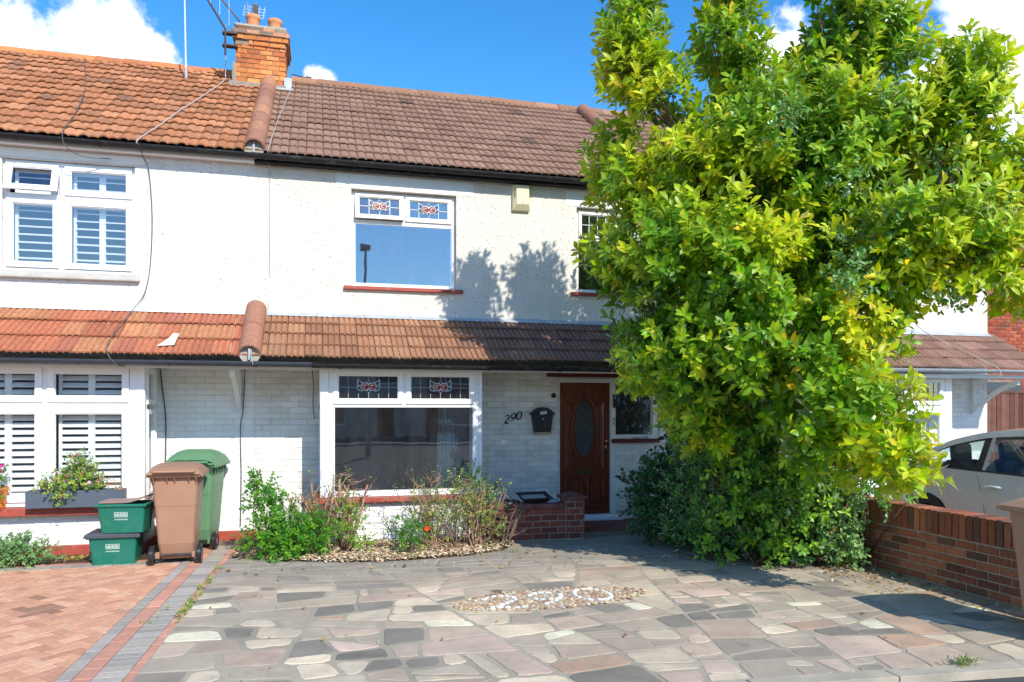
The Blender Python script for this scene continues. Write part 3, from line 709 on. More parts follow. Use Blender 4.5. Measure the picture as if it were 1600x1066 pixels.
# upper roofs
for h, a, b, tw, pf, cf, mm, nx in ((left, X0, XP-.02, .215, p_roll, col_tl, m_tile2, 10), (cream, XP-.02, XQ, .212, p_double, col_tc, m_tile, 18), (right, XQ, X1+.1, .212, p_double, col_tc, m_tile, 18)):
    tile_roof('roof', h, a, b, EY, EZ, RY, RZ, tw, 14, pf, cf, mm, nx=nx, lift=.034 if h is left else .03)
    roof_deck(h, a, b, EY, EZ, RY, RZ)
def ridge(h, a, b, cf, mm): roll('ridge_tiles', h, (a, RY, RZ-.045), (b, RY, RZ-.045), .12, int((b-a)/.42), cf, mm, taper=.05)
ridge(left, X0, -1.35, pick(((.56, .22, .085), 4, .08), ((.50, .19, .09), 3, .08)), m_tile2); ridge(cream, -.42, XQ, pick(((.30, .16, .10), 4, .08), ((.34, .18, .11), 1, .08)), m_tile); ridge(right, XQ, X1+.1, col_tc, m_tile)
dv = Vector((0, RY-EY, RZ-EZ)).normalized()
for h, x in ((cream, XP), (right, XQ)):
    a = Vector((x, EY-.02, EZ+.03)); b = Vector((x, RY-.25, RZ-.10)); r_ = roll('party_roll', h, a, b, .125, 9, col_roll, m_tile, taper=.03, arc=190)
    mb = MB(); mb.lathe([(.0, -.03), (.118, -.03), (.118, .05)], (x, EY+.02, EZ+.035), 16, ax='y'); build('mortar_plug', mb, m_mortar, r_)
mb = MB(); mb.box(XP-.012, XP+.012, EY-.035, EY-.005, EZ-.03, EZ+.13); build('clip', mb, m_lead, cream)
# lean-to roofs
def leanto(h, a, b, tw, rows, pf, cf, mm, lift=.03):
    tile_roof('lean_to_roof', h, a, b, LY, LZ0, WY, LZ1, tw, rows, pf, cf, mm, nx=24, lift=lift, jit=.005, thick=.018, weathering=(lambda x: min(.8, max(0, (x-1.2+random.gauss(0, .35))*.45))) if h is cream else None)  # cream lean-to tiles weather to a darker brown toward the right end
    mb = MB(); mb.quad((a,LY+.16,LZ0+.068),(b,LY+.16,LZ0+.068),(b,WY,LZ1-.03),(a,WY,LZ1-.03)); mb.quad((b,LY+.06,LZ0-.075),(a,LY+.06,LZ0-.075),(a,WY,LZ0-.075),(b,WY,LZ0-.075)); mb.box(a, b, LY+.05, LY+.07, LZ0-.13, LZ0-.082)
    build('soffit', mb, m_white, h)
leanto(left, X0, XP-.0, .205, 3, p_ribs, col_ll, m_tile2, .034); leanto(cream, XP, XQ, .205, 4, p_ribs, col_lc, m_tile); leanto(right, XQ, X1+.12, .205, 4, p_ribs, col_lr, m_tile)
for h, x in ((cream, XP),):
    r_ = roll('party_roll', h, (x+.02, LY-.02, LZ0+.03), (x+.02, WY-.02, LZ1+.05), .125, 2, col_roll, m_tile2, taper=.03, arc=200)
    mb = MB(); mb.lathe([(.0, -.03), (.118, -.03), (.118, .05)], (x+.02, LY+.02, LZ0+.045), 16, ax='y'); build('mortar_plug', mb, m_mortar, r_)
    mb = MB(); mb.box(x+.005, x+.03, LY-.05, LY-.025, LZ0-.03, LZ0+.10); build('clip', mb, m_lead, h)
roll('party_roll', right, (XQ, LY-.02, LZ0+.03), (XQ, WY-.02, LZ1+.05), .125, 2, col_roll, m_tile, taper=.03, arc=200)
# flashings
def flash(h, a, b, m, hh=.05, n=7):
    mb = MB(); st = (b-a)/n
    for i in range(n):
        p, q = a+i*st, a+(i+1)*st; z = LZ1+hh+random.uniform(-.006, .006)
        mb.add([(p,WY-.004,z),(q+.01,WY-.004,z),(q+.01,WY-.012,LZ1+.03),(p,WY-.012,LZ1+.03),(q+.01,WY-.10,LZ1-.022),(p,WY-.10,LZ1-.022)], [(0,3,2,1),(3,5,4,2)])
    build('flashing', mb, m, h)
m_render_flash = mat('painted_flashing', (.74, .75, .74), .7, .3, nsc=7, namt=.08, bsc=20, bamt=.6, bdist=.01)
flash(left, X0, XP-.1, m_render_flash, .12, 9); flash(cream, XP+.15, XQ, m_lead, .035, 9); flash(right, XQ+.1, X1, m_lead, .05, 9)
# gutters and fascias
gutter('gutter', left, X0, XP+.0, EY-.045, EZ-.035, .055, m_black); gutter('gutter', cream, XP, XQ, EY-.045, EZ-.035, .058, m_black); gutter('gutter', right, XQ, X1, EY-.045, EZ-.035, .055, m_black)
for h, a, b, m in ((left, X0, XP, m_white), (cream, XP, XQ, m_black), (right, XQ, X1, m_black)):
    mb = MB(); mb.box(a, b, EY+.02, EY+.045, EZ-.115, EZ-.0); mb.box(a, b, EY+.045, WY, EZ-.105, EZ-.09); build('fascia', mb, m, h)
gutter('lower_gutter', left, X0, -.06, LY-.03, 2.165, .055, m_gutter_slate); gutter('lower_gutter', cream, -.06, XQ, LY-.03, 2.15, .05, m_black); gutter('lower_gutter', right, XQ, X1+.15, LY-.03, 2.21, .055, m_gutter_grey)
# flat plaster band heads over upper windows
mb = MB(); mb.box(.24, 2.06, WY-.005, WY, 4.51, 4.70); build('window_head', mb, m_white, cream)
mb = MB(); mb.box(3.38, 4.7, WY-.005, WY, 4.48, 4.70); build('window_head', mb, m_white, cream)
mb = MB(); mb.box(-4.6, -2.04, WY-.006, WY, 4.60, 4.70); build('window_head', mb, m_white, left)
# ---------- cream house windows
YU = WY+.075
L1 = dict(r=(.485, 1.12, 4.13, 4.47), lead=(4, 2), rose=True, open=9, sw=.045); L2 = dict(r=(1.145, 1.775, 4.13, 4.47), lead=(4, 2), rose=True, sw=.05)
L3 = dict(r=(.485, 1.775, 3.285, 4.07), sash=False)
window(cream, .44, 1.82, 3.24, 4.50, PF(YU), [L1, L2, L3], m_pvc_old, m_glass, fw=.045, mull=[(.485, 1.775, 4.07, 4.13), (1.12, 1.145, 4.13, 4.455)])
L1 = dict(r=(3.59, 4.05, 4.06, 4.43), lead=(3, 2), sw=.04); L2 = dict(r=(4.07, 4.50, 4.06, 4.43), lead=(3, 2), sw=.04); L3 = dict(r=(3.59, 4.50, 3.32, 4.02), sash=False)
window(cream, 3.545, 4.545, 3.275, 4.465, PF(YU), [L1, L2, L3], m_pvc_old, m_glass, fw=.045, mull=[(3.59, 4.5, 4.02, 4.06), (4.05, 4.07, 4.06, 4.42)])
for a, b, z in ((.34, 1.91, 3.235), (3.45, 4.62, 3.27)):
    mb = MB(); mb.box(a, b, WY-.05, WY+.08, z-.05, z-.003); build('sill', mb, m_red, cream, bevel=.006)
# bay of the cream house
def bay_sides(h, x0, x1, zb, mm, gm):
    for X, s in ((x0, -1), (x1, 1)):
        P = (lambda a, d, z, X=X, s=s: (X+s*d, a, z))
        ring_mb = MB(); ring(ring_mb, BY+.102, WY-.002, zb+.003, 2.117, -.06, -.002, .05, P); ring(ring_mb, BY+.14, WY-.06, 1.68, 2.10, -.05, .012, .05, P); ring(ring_mb, BY+.14, WY-.06, zb+.055, 1.62, -.05, .012, .05, P)
        o = build('bay_side', ring_mb, mm, h); g = MB(); g.add([P(BY+.1, -.02, zb+.05), P(WY-.1, -.02, zb+.05), P(WY-.1, -.02, 2.1), P(BY+.1, -.02, 2.1)], [(0, 1, 2, 3)]); build('pane', g, gm, o)
P = PF(BY+.01)
L1 = dict(r=(.195, 1.03, 1.69, 2.09), lead=(6, 2), rose=True, sw=.052, lcol=(.25, .26, .27)); L2 = dict(r=(1.07, 1.93, 1.69, 2.09), lead=(6, 2), rose=True, sw=.052, lcol=(.25, .26, .27)); L3 = dict(r=(.205, 1.92, .605, 1.645), sash=False)
window(cream, .14, 1.985, .555, 2.13, P, [L1, L2, L3], m_pvc, m_glass_lo, fw=.06, mull=[(.2, 1.93, 1.645, 1.69), (1.03, 1.07, 1.69, 2.07)])
for a_, b_ in ((.04, .138), (1.987, 2.03)): mb = MB(); mb.box(a_, b_, BY, BY+.1, .552, 2.13); build('bay_post', mb, m_pvc, cream, bevel=.004)
bay_sides(cream, .04, 2.03, .55, m_pvc, m_glass_lo)
mb = MB(); wall(mb, .06, 2.01, 0, .49, BY+.03, BY+.2, [], pw()); mb.bricks(.06, 2.01, 0, .47, [], pww, TF(BY+.03)); mb.box(.06, .2, BY+.2, WY, 0, .49); mb.box(1.87, 2.01, BY+.2, WY, 0, .49)
build('bay_wall', mb, m_paint_brick_w, cream)
mb = MB(); mb.box(-.02, 2.09, BY-.06, BY+.12, .49, .55); mb.box(-.02, .10, BY+.12, WY, .49, .55); mb.box(1.97, 2.09, BY+.12, WY, .49, .55); build('sill', mb, m_red, cream, bevel=.006)
# interior: window board and a dark blue curtain at the right
mb = MB(); n = 40
vs = []
for i in range(n+1):
    x = 1.52+.42*i/n; y = BY+.42+.022*sin(i*1.5)+.01*sin(i*3.7)
    vs += [(x, y, .6), (x, y, 2.12)]
mb.add(vs, [(2*i, 2*i+2, 2*i+3, 2*i+1) for i in range(n)], (.02, .06, .10)); build('curtain', mb, m_col, cream, smooth=True)
mb = MB(); mb.box(.12, 1.95, BY+.14, WY+.3, .50, .53, (.5, .5, .48)); build('window_board', mb, m_col, cream)
# porch: door, side light, frames
mb = MB(); DY = WY+.10
mb.box(3.282, 4.798, WY+.02, WY+.12, 2.0, 2.058); mb.box(4.062, 4.135, WY+.02, WY+.14, .135, 2.0); mb.box(4.135, 4.798, WY+.02, WY+.12, 1.20, 1.26); mb.box(4.715, 4.798, WY+.02, WY+.12, 1.26, 2.0)
mb.box(3.282, 3.30, WY+.02, WY+.12, .135, 2.0); fr_ = build('door_frame', mb, m_white, cream, bevel=.004)
g = MB(); g.quad((4.135, WY+.08, 1.26), (4.715, WY+.08, 1.26), (4.715, WY+.08, 2.0), (4.135, WY+.08, 2.0)); build('side_light', g, m_glass_lo, cream)
mb = MB(); wall(mb, 4.13, 4.80, .06, 1.19, WY+.008, WY+.25, [], pw()); mb.bricks(4.13, 4.80, .06, 1.18, [], pw, TF(WY+.008)); build('porch_infill_wall', mb, m_paint_brick, cream)
mb = MB(); mb.box(4.07, 4.78, WY-.06, WY+.08, 1.145, 1.20); build('sill', mb, m_maroon, cream, bevel=.005)
mb = MB(); mb.box(3.10, 4.8, WY-.035, WY+.008, 2.075, 2.15); build('door_head_board', mb, m_maroon, cream, bevel=.004)
mb = MB(); mb.box(3.27, 4.22, WY-.10, WY+.2, .06, .10); mb.box(3.285, 4.20, WY-.05, WY+.2, .10, .135); build('threshold', mb, m_pvc, cream, bevel=.006)
# door leaf with raised mouldings
mb = MB(); y0 = WY+.07
mb.box(3.30, 4.06, y0, y0+.045, .137, 1.998)
def mold(pts, r=.012, closed=True, dy=0):
    p = [(x, y0-.004-dy, z) for x, z in pts]+([(pts[0][0], y0-.004-dy, pts[0][1])] if closed else []); mb.tube(p, r, 6, cap=False)
ox, oz = 3.682, 1.345
top = [(3.40+.56*t, 1.72+.13*math.exp(-((t-.5)/.17)**2)-.03*math.exp(-((t-.22)/.1)**2)-.03*math.exp(-((t-.78)/.1)**2)) for t in [i/24 for i in range(25)]]
mold([(3.40, .80)]+[(3.40, 1.72)]+top+[(3.96, 1.72), (3.96, .80)], .019); mold([(3.43, .83)]+[(x*.9+.368, z-.035) for x, z in top]+[(3.93, .83)], .007)
for a, b in ((3.40, 3.63), (3.73, 3.96)):
    mold([(a, .25), (b, .25), (b, .66), (a, .66)], .016); mb.box(a+.045, b-.045, y0-.012, y0+.002, .295, .615)
el = lambda rx, rz, n=40: [(ox+rx*cos(2*pi*i/n), oz+rz*sin(2*pi*i/n)) for i in range(n)]
mold(el(.19, .45), .024); mold(el(.155, .405), .009, dy=.004)
mb.box(3.301, 3.37, y0-.006, y0, .14, 1.99); mb.box(3.99, 4.058, y0-.006, y0, .14, 1.99); mb.box(3.37, 3.99, y0-.006, y0, .137, .225); mb.box(3.37, 3.99, y0-.006, y0, .685, .785)
door = build('door', mb, m_door, cream, bevel=.002, smooth=False)
def oval_glass():
    m, t, p, out = newmat('leaded_obscure_glass'); n = noise(t, 55, 3, .6); v = N(t, 'ShaderNodeTexVoronoi', i_Scale=26.0, feature='DISTANCE_TO_EDGE'); tc_ = N(t, 'ShaderNodeTexCoord'); L(t, tc_.outputs['Object'], v.inputs['Vector'])
    c = mix(t, ramp(t, v.outputs[0], .03, .06), (.10, .09, .07), (.02, .028, .03)); L(t, c, p.inputs['Base Color']); p.inputs['Roughness'].default_value = .12; bump(t, p, n, 1, .01); return m
mb = MB(); mb.add([(x, y0-.006, z) for x, z in el(.158, .408)], [tuple(range(40))[::-1]]); build('oval_pane', mb, oval_glass(), door)
mb = MB(); mb.box(3.565, 3.795, y0-.014, y0-.006, .70, .765); mb.box(3.59, 3.77, y0-.019, y0-.014, .715, .75); build('letter_plate', mb, mat('aged_brass', (.13, .10, .05), .45, .5, metal=.8, nsc=30, namt=.3), door, bevel=.003)
mb = MB(); mb.lathe([(0, -.05), (.02, -.048), (.026, -.035), (.018, -.022), (.01, -.015), (.01, 0)], (4.005, y0, 1.17), 12, ax='y'); mb.box(3.99, 4.02, y0-.012, y0, 1.05, 1.12); build('door_knob', mb, m_brass, door, smooth=True)
# brackets
def bracket(h, X, z0, z1, yf, wdt=.06):
    mb = MB(); mb.box(X-wdt/2, X+wdt/2, WY-.06, WY, z0, z1)
    pts = []; n = 12
    for i in range(n+1):
        t = i/n; y = WY-.06-(WY-.06-yf)*t; zt = z0+.1+(z1-z0-.14)*(t**1.0)+.05*sin(pi*t); pts.append((y, zt))
    vs = []
    for y, z in pts:
        for x in (X-wdt/2, X+wdt/2): vs += [(x, y, z+.02), (x, y, z-.07-.02*sin(z*9))]
    fs = []
    for i in range(n):
        a = 4*i; b = a+4; fs += [(a, a+2, b+2, b), (a+1, b+1, b+3, a+3), (a, b, b+1, a+1), (a+2, a+3, b+3, b+2)]
    fs += [(0, 1, 3, 2), (4*n, 4*n+2, 4*n+3, 4*n+1)]
    mb.add(vs, fs); mb.box(X-wdt/2, X+wdt/2, yf-.02, WY-.06, z1-.005, z1+.05)
    return build('eaves_bracket', mb, m_white, h, bevel=.004)
bracket(left, -.95, 1.63, 2.10, 9.3); bracket(right, 10.35, 1.55, 2.10, 9.25)
# ---------- left house windows
P = PF(YU-.02)
LL = [dict(r=(-3.55, -2.99, 4.19, 4.55), open=18, sw=.06), dict(r=(-2.93, -2.19, 4.19, 4.55), sw=.06), dict(r=(-3.55, -2.99, 3.31, 4.13), sw=.06), dict(r=(-2.93, -2.19, 3.31, 4.13), sw=.06)]
wl = window(left, -3.58, -2.155, 3.265, 4.58, P, LL, m_pvc, glassmat('upper_shutter_glass', .2, .8, dirt=.01), fw=.03, mull=[(-2.99, -2.93, 3.3, 4.55), (-3.55, -2.99, 4.13, 4.19), (-2.93, -2.19, 4.13, 4.19)])
for a, b, c, d in ((-3.5, -3.03, 3.36, 4.1), (-2.87, -2.55, 3.36, 4.1), (-2.55, -2.24, 3.36, 4.1), (-2.87, -2.55, 4.22, 4.5), (-2.55, -2.24, 4.22, 4.5), (-3.5, -3.03, 4.22, 4.5)): shutter(left, a, b, c, d, P, pitch=.085, ang=20)
mb = MB(); mb.box(-4.6, -2.09, WY-.07, WY+.08, 3.175, 3.215); mb.box(-4.6, -2.10, WY-.03, WY+.08, 3.215, 3.262); build('sill', mb, mat('sill_stone', (.5, .48, .44), .9, .3, nsc=7, namt=.2, bsc=40, bamt=.5), left, bevel=.008)
P = PF(BY)
XL = (-4.62, -3.86, -2.90, -2.06)
LL = []; ML = []
for a, b in ((-4.55, -3.74), (-3.68, -2.935), (-2.885, -2.06)):
    LL += [dict(r=(a, b, 1.70, 2.09), sw=.065), dict(r=(a, b, .60, 1.64), sw=.065)]
ML = [(-4.55, -2.06, 1.64, 1.70), (-3.74, -3.68, .58, 2.10), (-2.935, -2.885, .58, 2.10)]
window(left, -4.6, -2.0, .55, 2.12, P, LL, m_pvc, m_glass_clear, fw=.055, mull=ML)
for a, b in ((-3.61, -3.31), (-3.31, -3.0), (-2.81, -2.475), (-2.475, -2.13), (-4.48, -4.14), (-4.14, -3.8)):
    for c, d in ((.66, 1.60), (1.74, 2.05)): shutter(left, a, b, c, d, P, pitch=.078, ang=42)
mb = MB(); mb.box(-2.0, -1.90, BY-.005, BY+.09, .55, 2.12); build('bay_post', mb, m_pvc, left, bevel=.004)
bay_sides(left, -4.7, -1.90, .55, m_pvc, m_glass_clear)
mb = MB(); wall(mb, -4.7, -1.92, .0, .49, BY+.03, BY+.2, [], pww()); mb.bricks(-4.7, -1.92, .1, .47, [], pww, TF(BY+.03)); mb.box(-2.1, -1.92, BY+.2, WY, 0, .49)
build('bay_wall', mb, m_paint_brick_w, left)
mb = MB(); mb.box(-4.8, -1.86, BY-.10, BY+.1, .455, .55-.005); mb.box(-2.05, -1.85, BY+.1, WY, .455, .545); build('sill', mb, m_red, left, bevel=.008)
mb = MB(); mb.box(-4.8, -1.88, BY-.02, BY+.028, -.02, .11); mb.box(-1.92, -1.88, BY+.028, WY-.02, -.02, .11); mb.box(-1.88, XP, WY-.04, WY-.001, -.02, .10); build('plinth', mb, m_red, left, bevel=.006)
mb = MB(); mb.box(XP, .05, WY-.04, WY-.001, -.02, .09); build('plinth', mb, m_red, cream, bevel=.006)
# ---------- right house
P = PF(BY)
LL = []; ML = [(6.7, 9.0, 1.62, 1.67)]
for a, b in ((6.72, 7.74), (7.80, 8.45), (8.50, 9.08)): LL += [dict(r=(a, b, 1.69, 2.07), sw=.045, lead=(5, 2), lcol=(.1, .1, .1)), dict(r=(a, b, .60, 1.62), sw=.045)]
window(right, 6.66, 9.14, .55, 2.12, P, LL, m_pvc, m_glass_clear, fw=.05, mull=[(7.74, 7.80, .6, 2.1), (8.45, 8.50, .6, 2.1), (6.7, 9.1, 1.63, 1.685)])

for a_, b_ in ((9.142, 9.26), (6.54, 6.658)): mb = MB(); mb.box(a_, b_, BY-.005, BY+.10, .55, 2.12); build('bay_post', mb, m_pvc, right, bevel=.004)
bay_sides(right, 6.54, 9.26, .55, m_pvc, m_glass_clear)
mb = MB(); wall(mb, 6.56, 9.24, 0, .49, BY+.03, BY+.2, [], pww()); mb.bricks(6.56, 9.24, 0, .47, [], pww, TF(BY+.03)); mb.box(9.06, 9.24, BY+.2, WY, 0, .49); mb.box(6.5, 9.3, BY-.08, BY+.1, .492, .545); build('bay_wall', mb, m_paint_brick_w, right)
mb = MB(); n = 150; vs = []
for i in range(n+1):
    x = 6.75+2.3*i/n; y = BY+.2+.025*sin(i*.9)+.012*sin(i*2.3+1); vs += [(x, y+.01, .6), (x, y, 1.66)]
mb.add(vs, [(2*i, 2*i+2, 2*i+3, 2*i+1) for i in range(n)], (.78, .80, .82)); build('net_curtain', mb, m_col, right, smooth=True)
mb = MB(); vs = []
for i in range(n+1):
    x = 6.75+2.3*i/n; y = BY+.24+.02*sin(i*1.3); vs += [(x, y, 1.68), (x, y, 2.1)]
mb.add(vs, [(2*i, 2*i+2, 2*i+3, 2*i+1) for i in range(n)], (.28, .16, .17)); build('curtain', mb, m_col, right, smooth=True)
P = PF(YU); window(right, 7.2, 8.9, 3.25, 4.5, P, [dict(r=(7.25, 8.04, 4.08, 4.46), lead=(4, 2)), dict(r=(8.07, 8.85, 4.08, 4.46), lead=(4, 2)), dict(r=(7.25, 8.85, 3.3, 4.03), sash=False)], m_pvc, m_glass, mull=[(7.24, 8.86, 4.03, 4.08)])
# ---------- chimney, on the party wall
cy0, cy1 = 13.0, 13.75
cc = pick(((.62, .21, .06), 5, .10), ((.68, .27, .09), 3, .08), ((.50, .15, .055), 2, .1), ((.30, .12, .07), .5, .1))
mb = MB(); cx0, cx1 = -1.275, -.50; mb.box(cx0+.01, cx1-.01, cy0+.01, cy1-.01, 6.8, 7.72, (.30, .19, .11))
mb.bricks(cx0, cx1, 6.86, 7.62, [], cc, TF(cy0+.01), d=.01, jit=.004, bl=.2, bh=.078, mo=.009)
mb.bricks(cy0, cy1, 6.86, 7.62, [], cc, lambda a, z, n: (cx1-.01+n, a, z), d=.01, jit=.004, bl=.2, bh=.078, mo=.009)
mb.bricks(cy0, cy1, 6.86, 7.62, [], cc, lambda a, z, n: (cx0+.01-n, a, z), d=.01, jit=.004, bl=.2, bh=.078, mo=.009)
for i, (z, o, cf) in enumerate(((7.54, .015, cc), (7.62, .045, cc), (7.70, .065, pick(((.40, .20, .12), 3, .15), ((.22, .15, .11), 3, .15))), (7.775, .025, pick(((.26, .19, .14), 3, .15), ((.42, .2, .12), 2, .15))))):
    mb.box(cx0-o+.006, cx1+o-.006, cy0-o+.006, cy1+o-.006, z, z+.076, (.3, .22, .16))
    if i != 0: mb.bricks(cx0-o, cx1+o, z, z+.076, [], cf, TF(cy0-o+.006), d=.008, jit=.004, bl=.2, bh=.076, off=.05*i)
    if i == 0: mb.bricks(cx0+.2, cx1+o, z, z+.076, [], cf, TF(cy0-o+.006), d=.02, jit=.004, bl=.25, bh=.076)
    mb.bricks(cy0-o, cy1+o, z, z+.076, [], cf, lambda a, zz, n, o=o: (cx1+o-.006+n, a, zz), d=.008, bl=.2, bh=.076)
chim = build('chimney', mb, m_brick, cream)
mb = MB(); mb.box(cx0-.02, cx1+.02, cy0-.02, cy1+.02, 7.85, 7.88); mb.prism([(cx0+.05, cy0+.05), (cx1-.05, cy0+.05), (cx1-.05, cy1-.05), (cx0+.05, cy1-.05)], 7.88, 7.93, inset=.06); build('flaunching', mb, m_mortar, chim)
mb = MB(); mb.box(cx0-.10, cx1+.01, cy0-.13, cy0+.02, 6.74, 6.90); mb.box(cx0-.06, cx0+.01, cy0, cy1, 6.9, 7.25); build('mortar_apron', mb, mat('apron', (.30, .27, .23), .95, .2, nsc=9, namt=.35, bsc=30, bamt=1, bdist=.01), chim, bevel=.02)
mb = MB(); mb.box(cx1-.02, cx1+.10, cy0-.05, cy0-.03, 6.84, 7.06); mb.box(cx1-.16, cx1+.12, cy0-.19, cy0-.16, 6.80, 6.83); build('flashing', mb, m_lead, chim)
for x in (-1.03, -.68):
    c_ = (.66, .27, .13); mb = MB(); mb.lathe([(.105, 7.84), (.10, 8.02), (.108, 8.03), (.118, 8.045), (.12, 8.085), (.108, 8.10), (.085, 8.10), (.08, 7.9), (.0, 7.9)], (x, 13.3, .07 if x < -.8 else .04), 24, c_)
    build('chimney_pot', mb, mat('pot', None, .85, .2, nsc=9, namt=.25, dirt=(.62, .4, .12, .5), dsc=6), chim, smooth=True)
# ---------- neighbouring brick house beyond, and the board fence
bh_ = thing('brick_house', 'red brick house beyond the end of the terrace, mostly hidden by the tree', 'house', (13.4, 13, 0))
rb = pick(((.36, .07, .03), 4, .12), ((.45, .11, .045), 3, .1), ((.25, .05, .03), 1.5, .1))
mb = MB(); mb.box(10.95, 16.5, 13.02, 20, 0, 6.1, (.32, .22, .16)); mb.bricks(10.95, 16.5, 0, 6.1, [(11.75, 12.25, .1, 2.15), (13, 14.6, .8, 2.2)], rb, TF(13.02), d=.012, mo=.012)
mb.bricks(13.0, 20, 0, 6.1, [], rb, lambda a, z, n: (10.95-n, a, z), d=.012, mo=.012); build('wall', mb, m_brick, bh_)
mb = MB(); mb.add([(10.7, 12.75, 6.05), (16.8, 12.75, 6.05), (16.8, 20.2, 6.05), (10.7, 20.2, 6.05), (12.6, 15.6, 8.1), (14.9, 15.6, 8.1)], [(0, 1, 5, 4), (1, 2, 5), (2, 3, 4, 5), (3, 0, 4), (3, 2, 1, 0)], (.25, .13, .1)); build('roof', mb, m_tile, bh_)
mb = MB(); mb.box(11.75, 12.25, 12.99, 13.01, .1, 2.15, (.03, .03, .03)); mb.box(13, 14.6, 12.97, 13.0, .8, 2.2, (.05, .06, .08)); build('window', mb, m_gloss, bh_)
mb = MB(); x = 10.72; fc = pick(((.14, .06, .045), 3, .12), ((.18, .085, .065), 2, .1))
while x < 13.6:
    mb.box(x, x+.088, 10.6+random.uniform(-.004, .004), 10.62, .0, 1.90+random.uniform(-.006, .006), fc()); x += .095
mb.box(10.7, 13.6, 10.585, 10.632, 1.905, 1.94, (.15, .07, .05)); mb.box(10.7, 13.6, 10.622, 10.66, .4, .48, (.12, .05, .04)); mb.box(10.7, 13.6, 10.622, 10.66, 1.5, 1.58, (.12, .05, .04))
single('board_fence', mb, m_wood, 'dark brown vertical board fence beside the end house, behind the parked car', 'fence')
# ------------------------------------------------------------------ OBJECTS on and around the house
# low porch wall
pwl = thing('porch_wall', 'low dark red brick wall with capped pillar beside the front door', 'wall', (2.7, 9.1, 0))
rbk = pick(((.26, .065, .045), 4, .15), ((.33, .09, .055), 3, .12), ((.18, .055, .045), 2, .12))
mb = MB(); mb.box(2.06, 3.02, 8.99, 9.19, -.02, .39, (.33, .28, .22)); mb.bricks(2.06, 3.01, .01, .39, [], rbk, TF(8.99), bl=.215, bh=.076, mo=.012, jit=.002); mb.bricks(2.06, 3.01, .01, .39, [], rbk, lambda a, z, n: (5.07-a, 9.19+n, z), bl=.215, bh=.076, mo=.012)
build('brickwork', mb, m_brick, pwl)
mb = MB(); mb.box(3.0, 3.24, 8.96, 9.20, -.02, .50, (.33, .28, .22)); mb.bricks(3.0, 3.24, .01, .50, [], rbk, TF(8.96), bl=.16, bh=.076, mo=.012)
mb.bricks(8.96, 9.20, .01, .50, [], rbk, lambda a, z, n: (3.24+n, a, z), bl=.16, bh=.076, mo=.012); mb.bricks(8.96, 9.20, .01, .5, [], rbk, lambda a, z, n: (3.0-n, 18.16-a, z), bl=.16, bh=.076, mo=.012)
build('pillar', mb, m_brick, pwl)
m_cop = mat('coping', (.17, .065, .055), .8, .3, nsc=9, namt=.3, bsc=60, bamt=.4, dirt=(.3, .22, .18, .4), dsc=8)
mb = MB(); mb.box(2.04, 2.985, 8.955, 9.225, .392, .455); build('coping', mb, m_cop, pwl, bevel=.012)
mb = MB(); a, b, c, d = 2.965, 3.275, 8.925, 9.235; mb.box(a, b, c, d, .502, .535); cx, cy = (a+b)/2, (c+d)/2
mb.add([(a+.003, c+.003, .536), (b-.003, c+.003, .536), (b-.003, d-.003, .536), (a+.003, d-.003, .536), (cx, cy, .595)], [(0, 1, 4), (1, 2, 4), (2, 3, 4), (3, 0, 4)]); build('pillar_cap', mb, m_cop, pwl)
mb = MB(); 
x = 3.27
mb.box(3.25, 5.0, 9.12, WY, -.02, .052, (.2, .16, .13))
while x < 4.98:
    y = 9.13
    while y < WY-.02:
        mb.prism([(x+.003, y+.003), (min(x+.15, 5.0)-.003, y+.003), (min(x+.15, 5.0)-.003, min(y+.15, WY)-.003), (x+.003, min(y+.15, WY)-.003)], .05, .058+random.uniform(-.001, .001), vary((.20, .055, .045), .1)(), inset=.003); y += .15
    x += .15
tag(build('porch_floor', mb, m_cop if False else mat('quarry_tile', None, .6, .4, nsc=8, namt=.3)), kind='structure')
mb = MB(); mb.prism([(2.06, 9.22), (3.25, 9.22), (3.25, WY), (2.06, WY)], -.02, .15); tag(build('raised_bed_soil', mb, m_soil), kind='structure')
# things lying on the coping
t = thing('seed_tray', 'empty black plastic tray tipped up on the coping of the porch wall', 'tray', (2.62, 9.10, .455), R(9), local=True); 
def trayT(x, y, z):
    an = R(16); return (x, y*cos(an)-z*sin(an), y*sin(an)+z*cos(an)+.012)
mb = MB(); a0, b0, a1, b1, h = .15, .07, .19, .10, .07
vs = [(-a0,-b0,0),(a0,-b0,0),(a0,b0,0),(-a0,b0,0),(-a1,-b1,h),(a1,-b1,h),(a1,b1,h),(-a1,b1,h),(-a1-.015,-b1-.015,h),(a1+.015,-b1-.015,h),(a1+.015,b1+.015,h),(-a1-.015,b1+.015,h),(-a1-.015,-b1-.015,h-.015),(a1+.015,-b1-.015,h-.015),(a1+.015,b1+.015,h-.015),(-a1-.015,b1+.015,h-.015)]
fs = [(0,1,2,3)]+[(i,(i+1)%4,4+(i+1)%4,4+i) for i in range(4)]+[(4+i,4+(i+1)%4,8+(i+1)%4,8+i) for i in range(4)]+[(8+i,8+(i+1)%4,12+(i+1)%4,12+i) for i in range(4)]
mb.add([trayT(x, y*1, z+.02) for x, y, z in vs], fs); build('shell', mb, m_dark, t)
mb = MB(); mb.prism([(-.16, -.07), (.15, -.08), (.16, .07), (-.15, .075)], .04, .055, T=lambda x, y, z: trayT(x, y, z+.012)); build('liner', mb, mat('liner', (.35, .38, .38), .5), t)
mb = MB(); n = 14; vs = []; 
for i in range(7):
    r_ = .105*cos(i*pi/14)*(1 if i else 1); z = .456+.055*sin(i*pi/14)
    vs += [(2.30+r_*1.5*cos(2*pi*j/n)*(1+.08*sin(j*3+i)), 9.10+r_*.8*sin(2*pi*j/n), z) for j in range(n)]
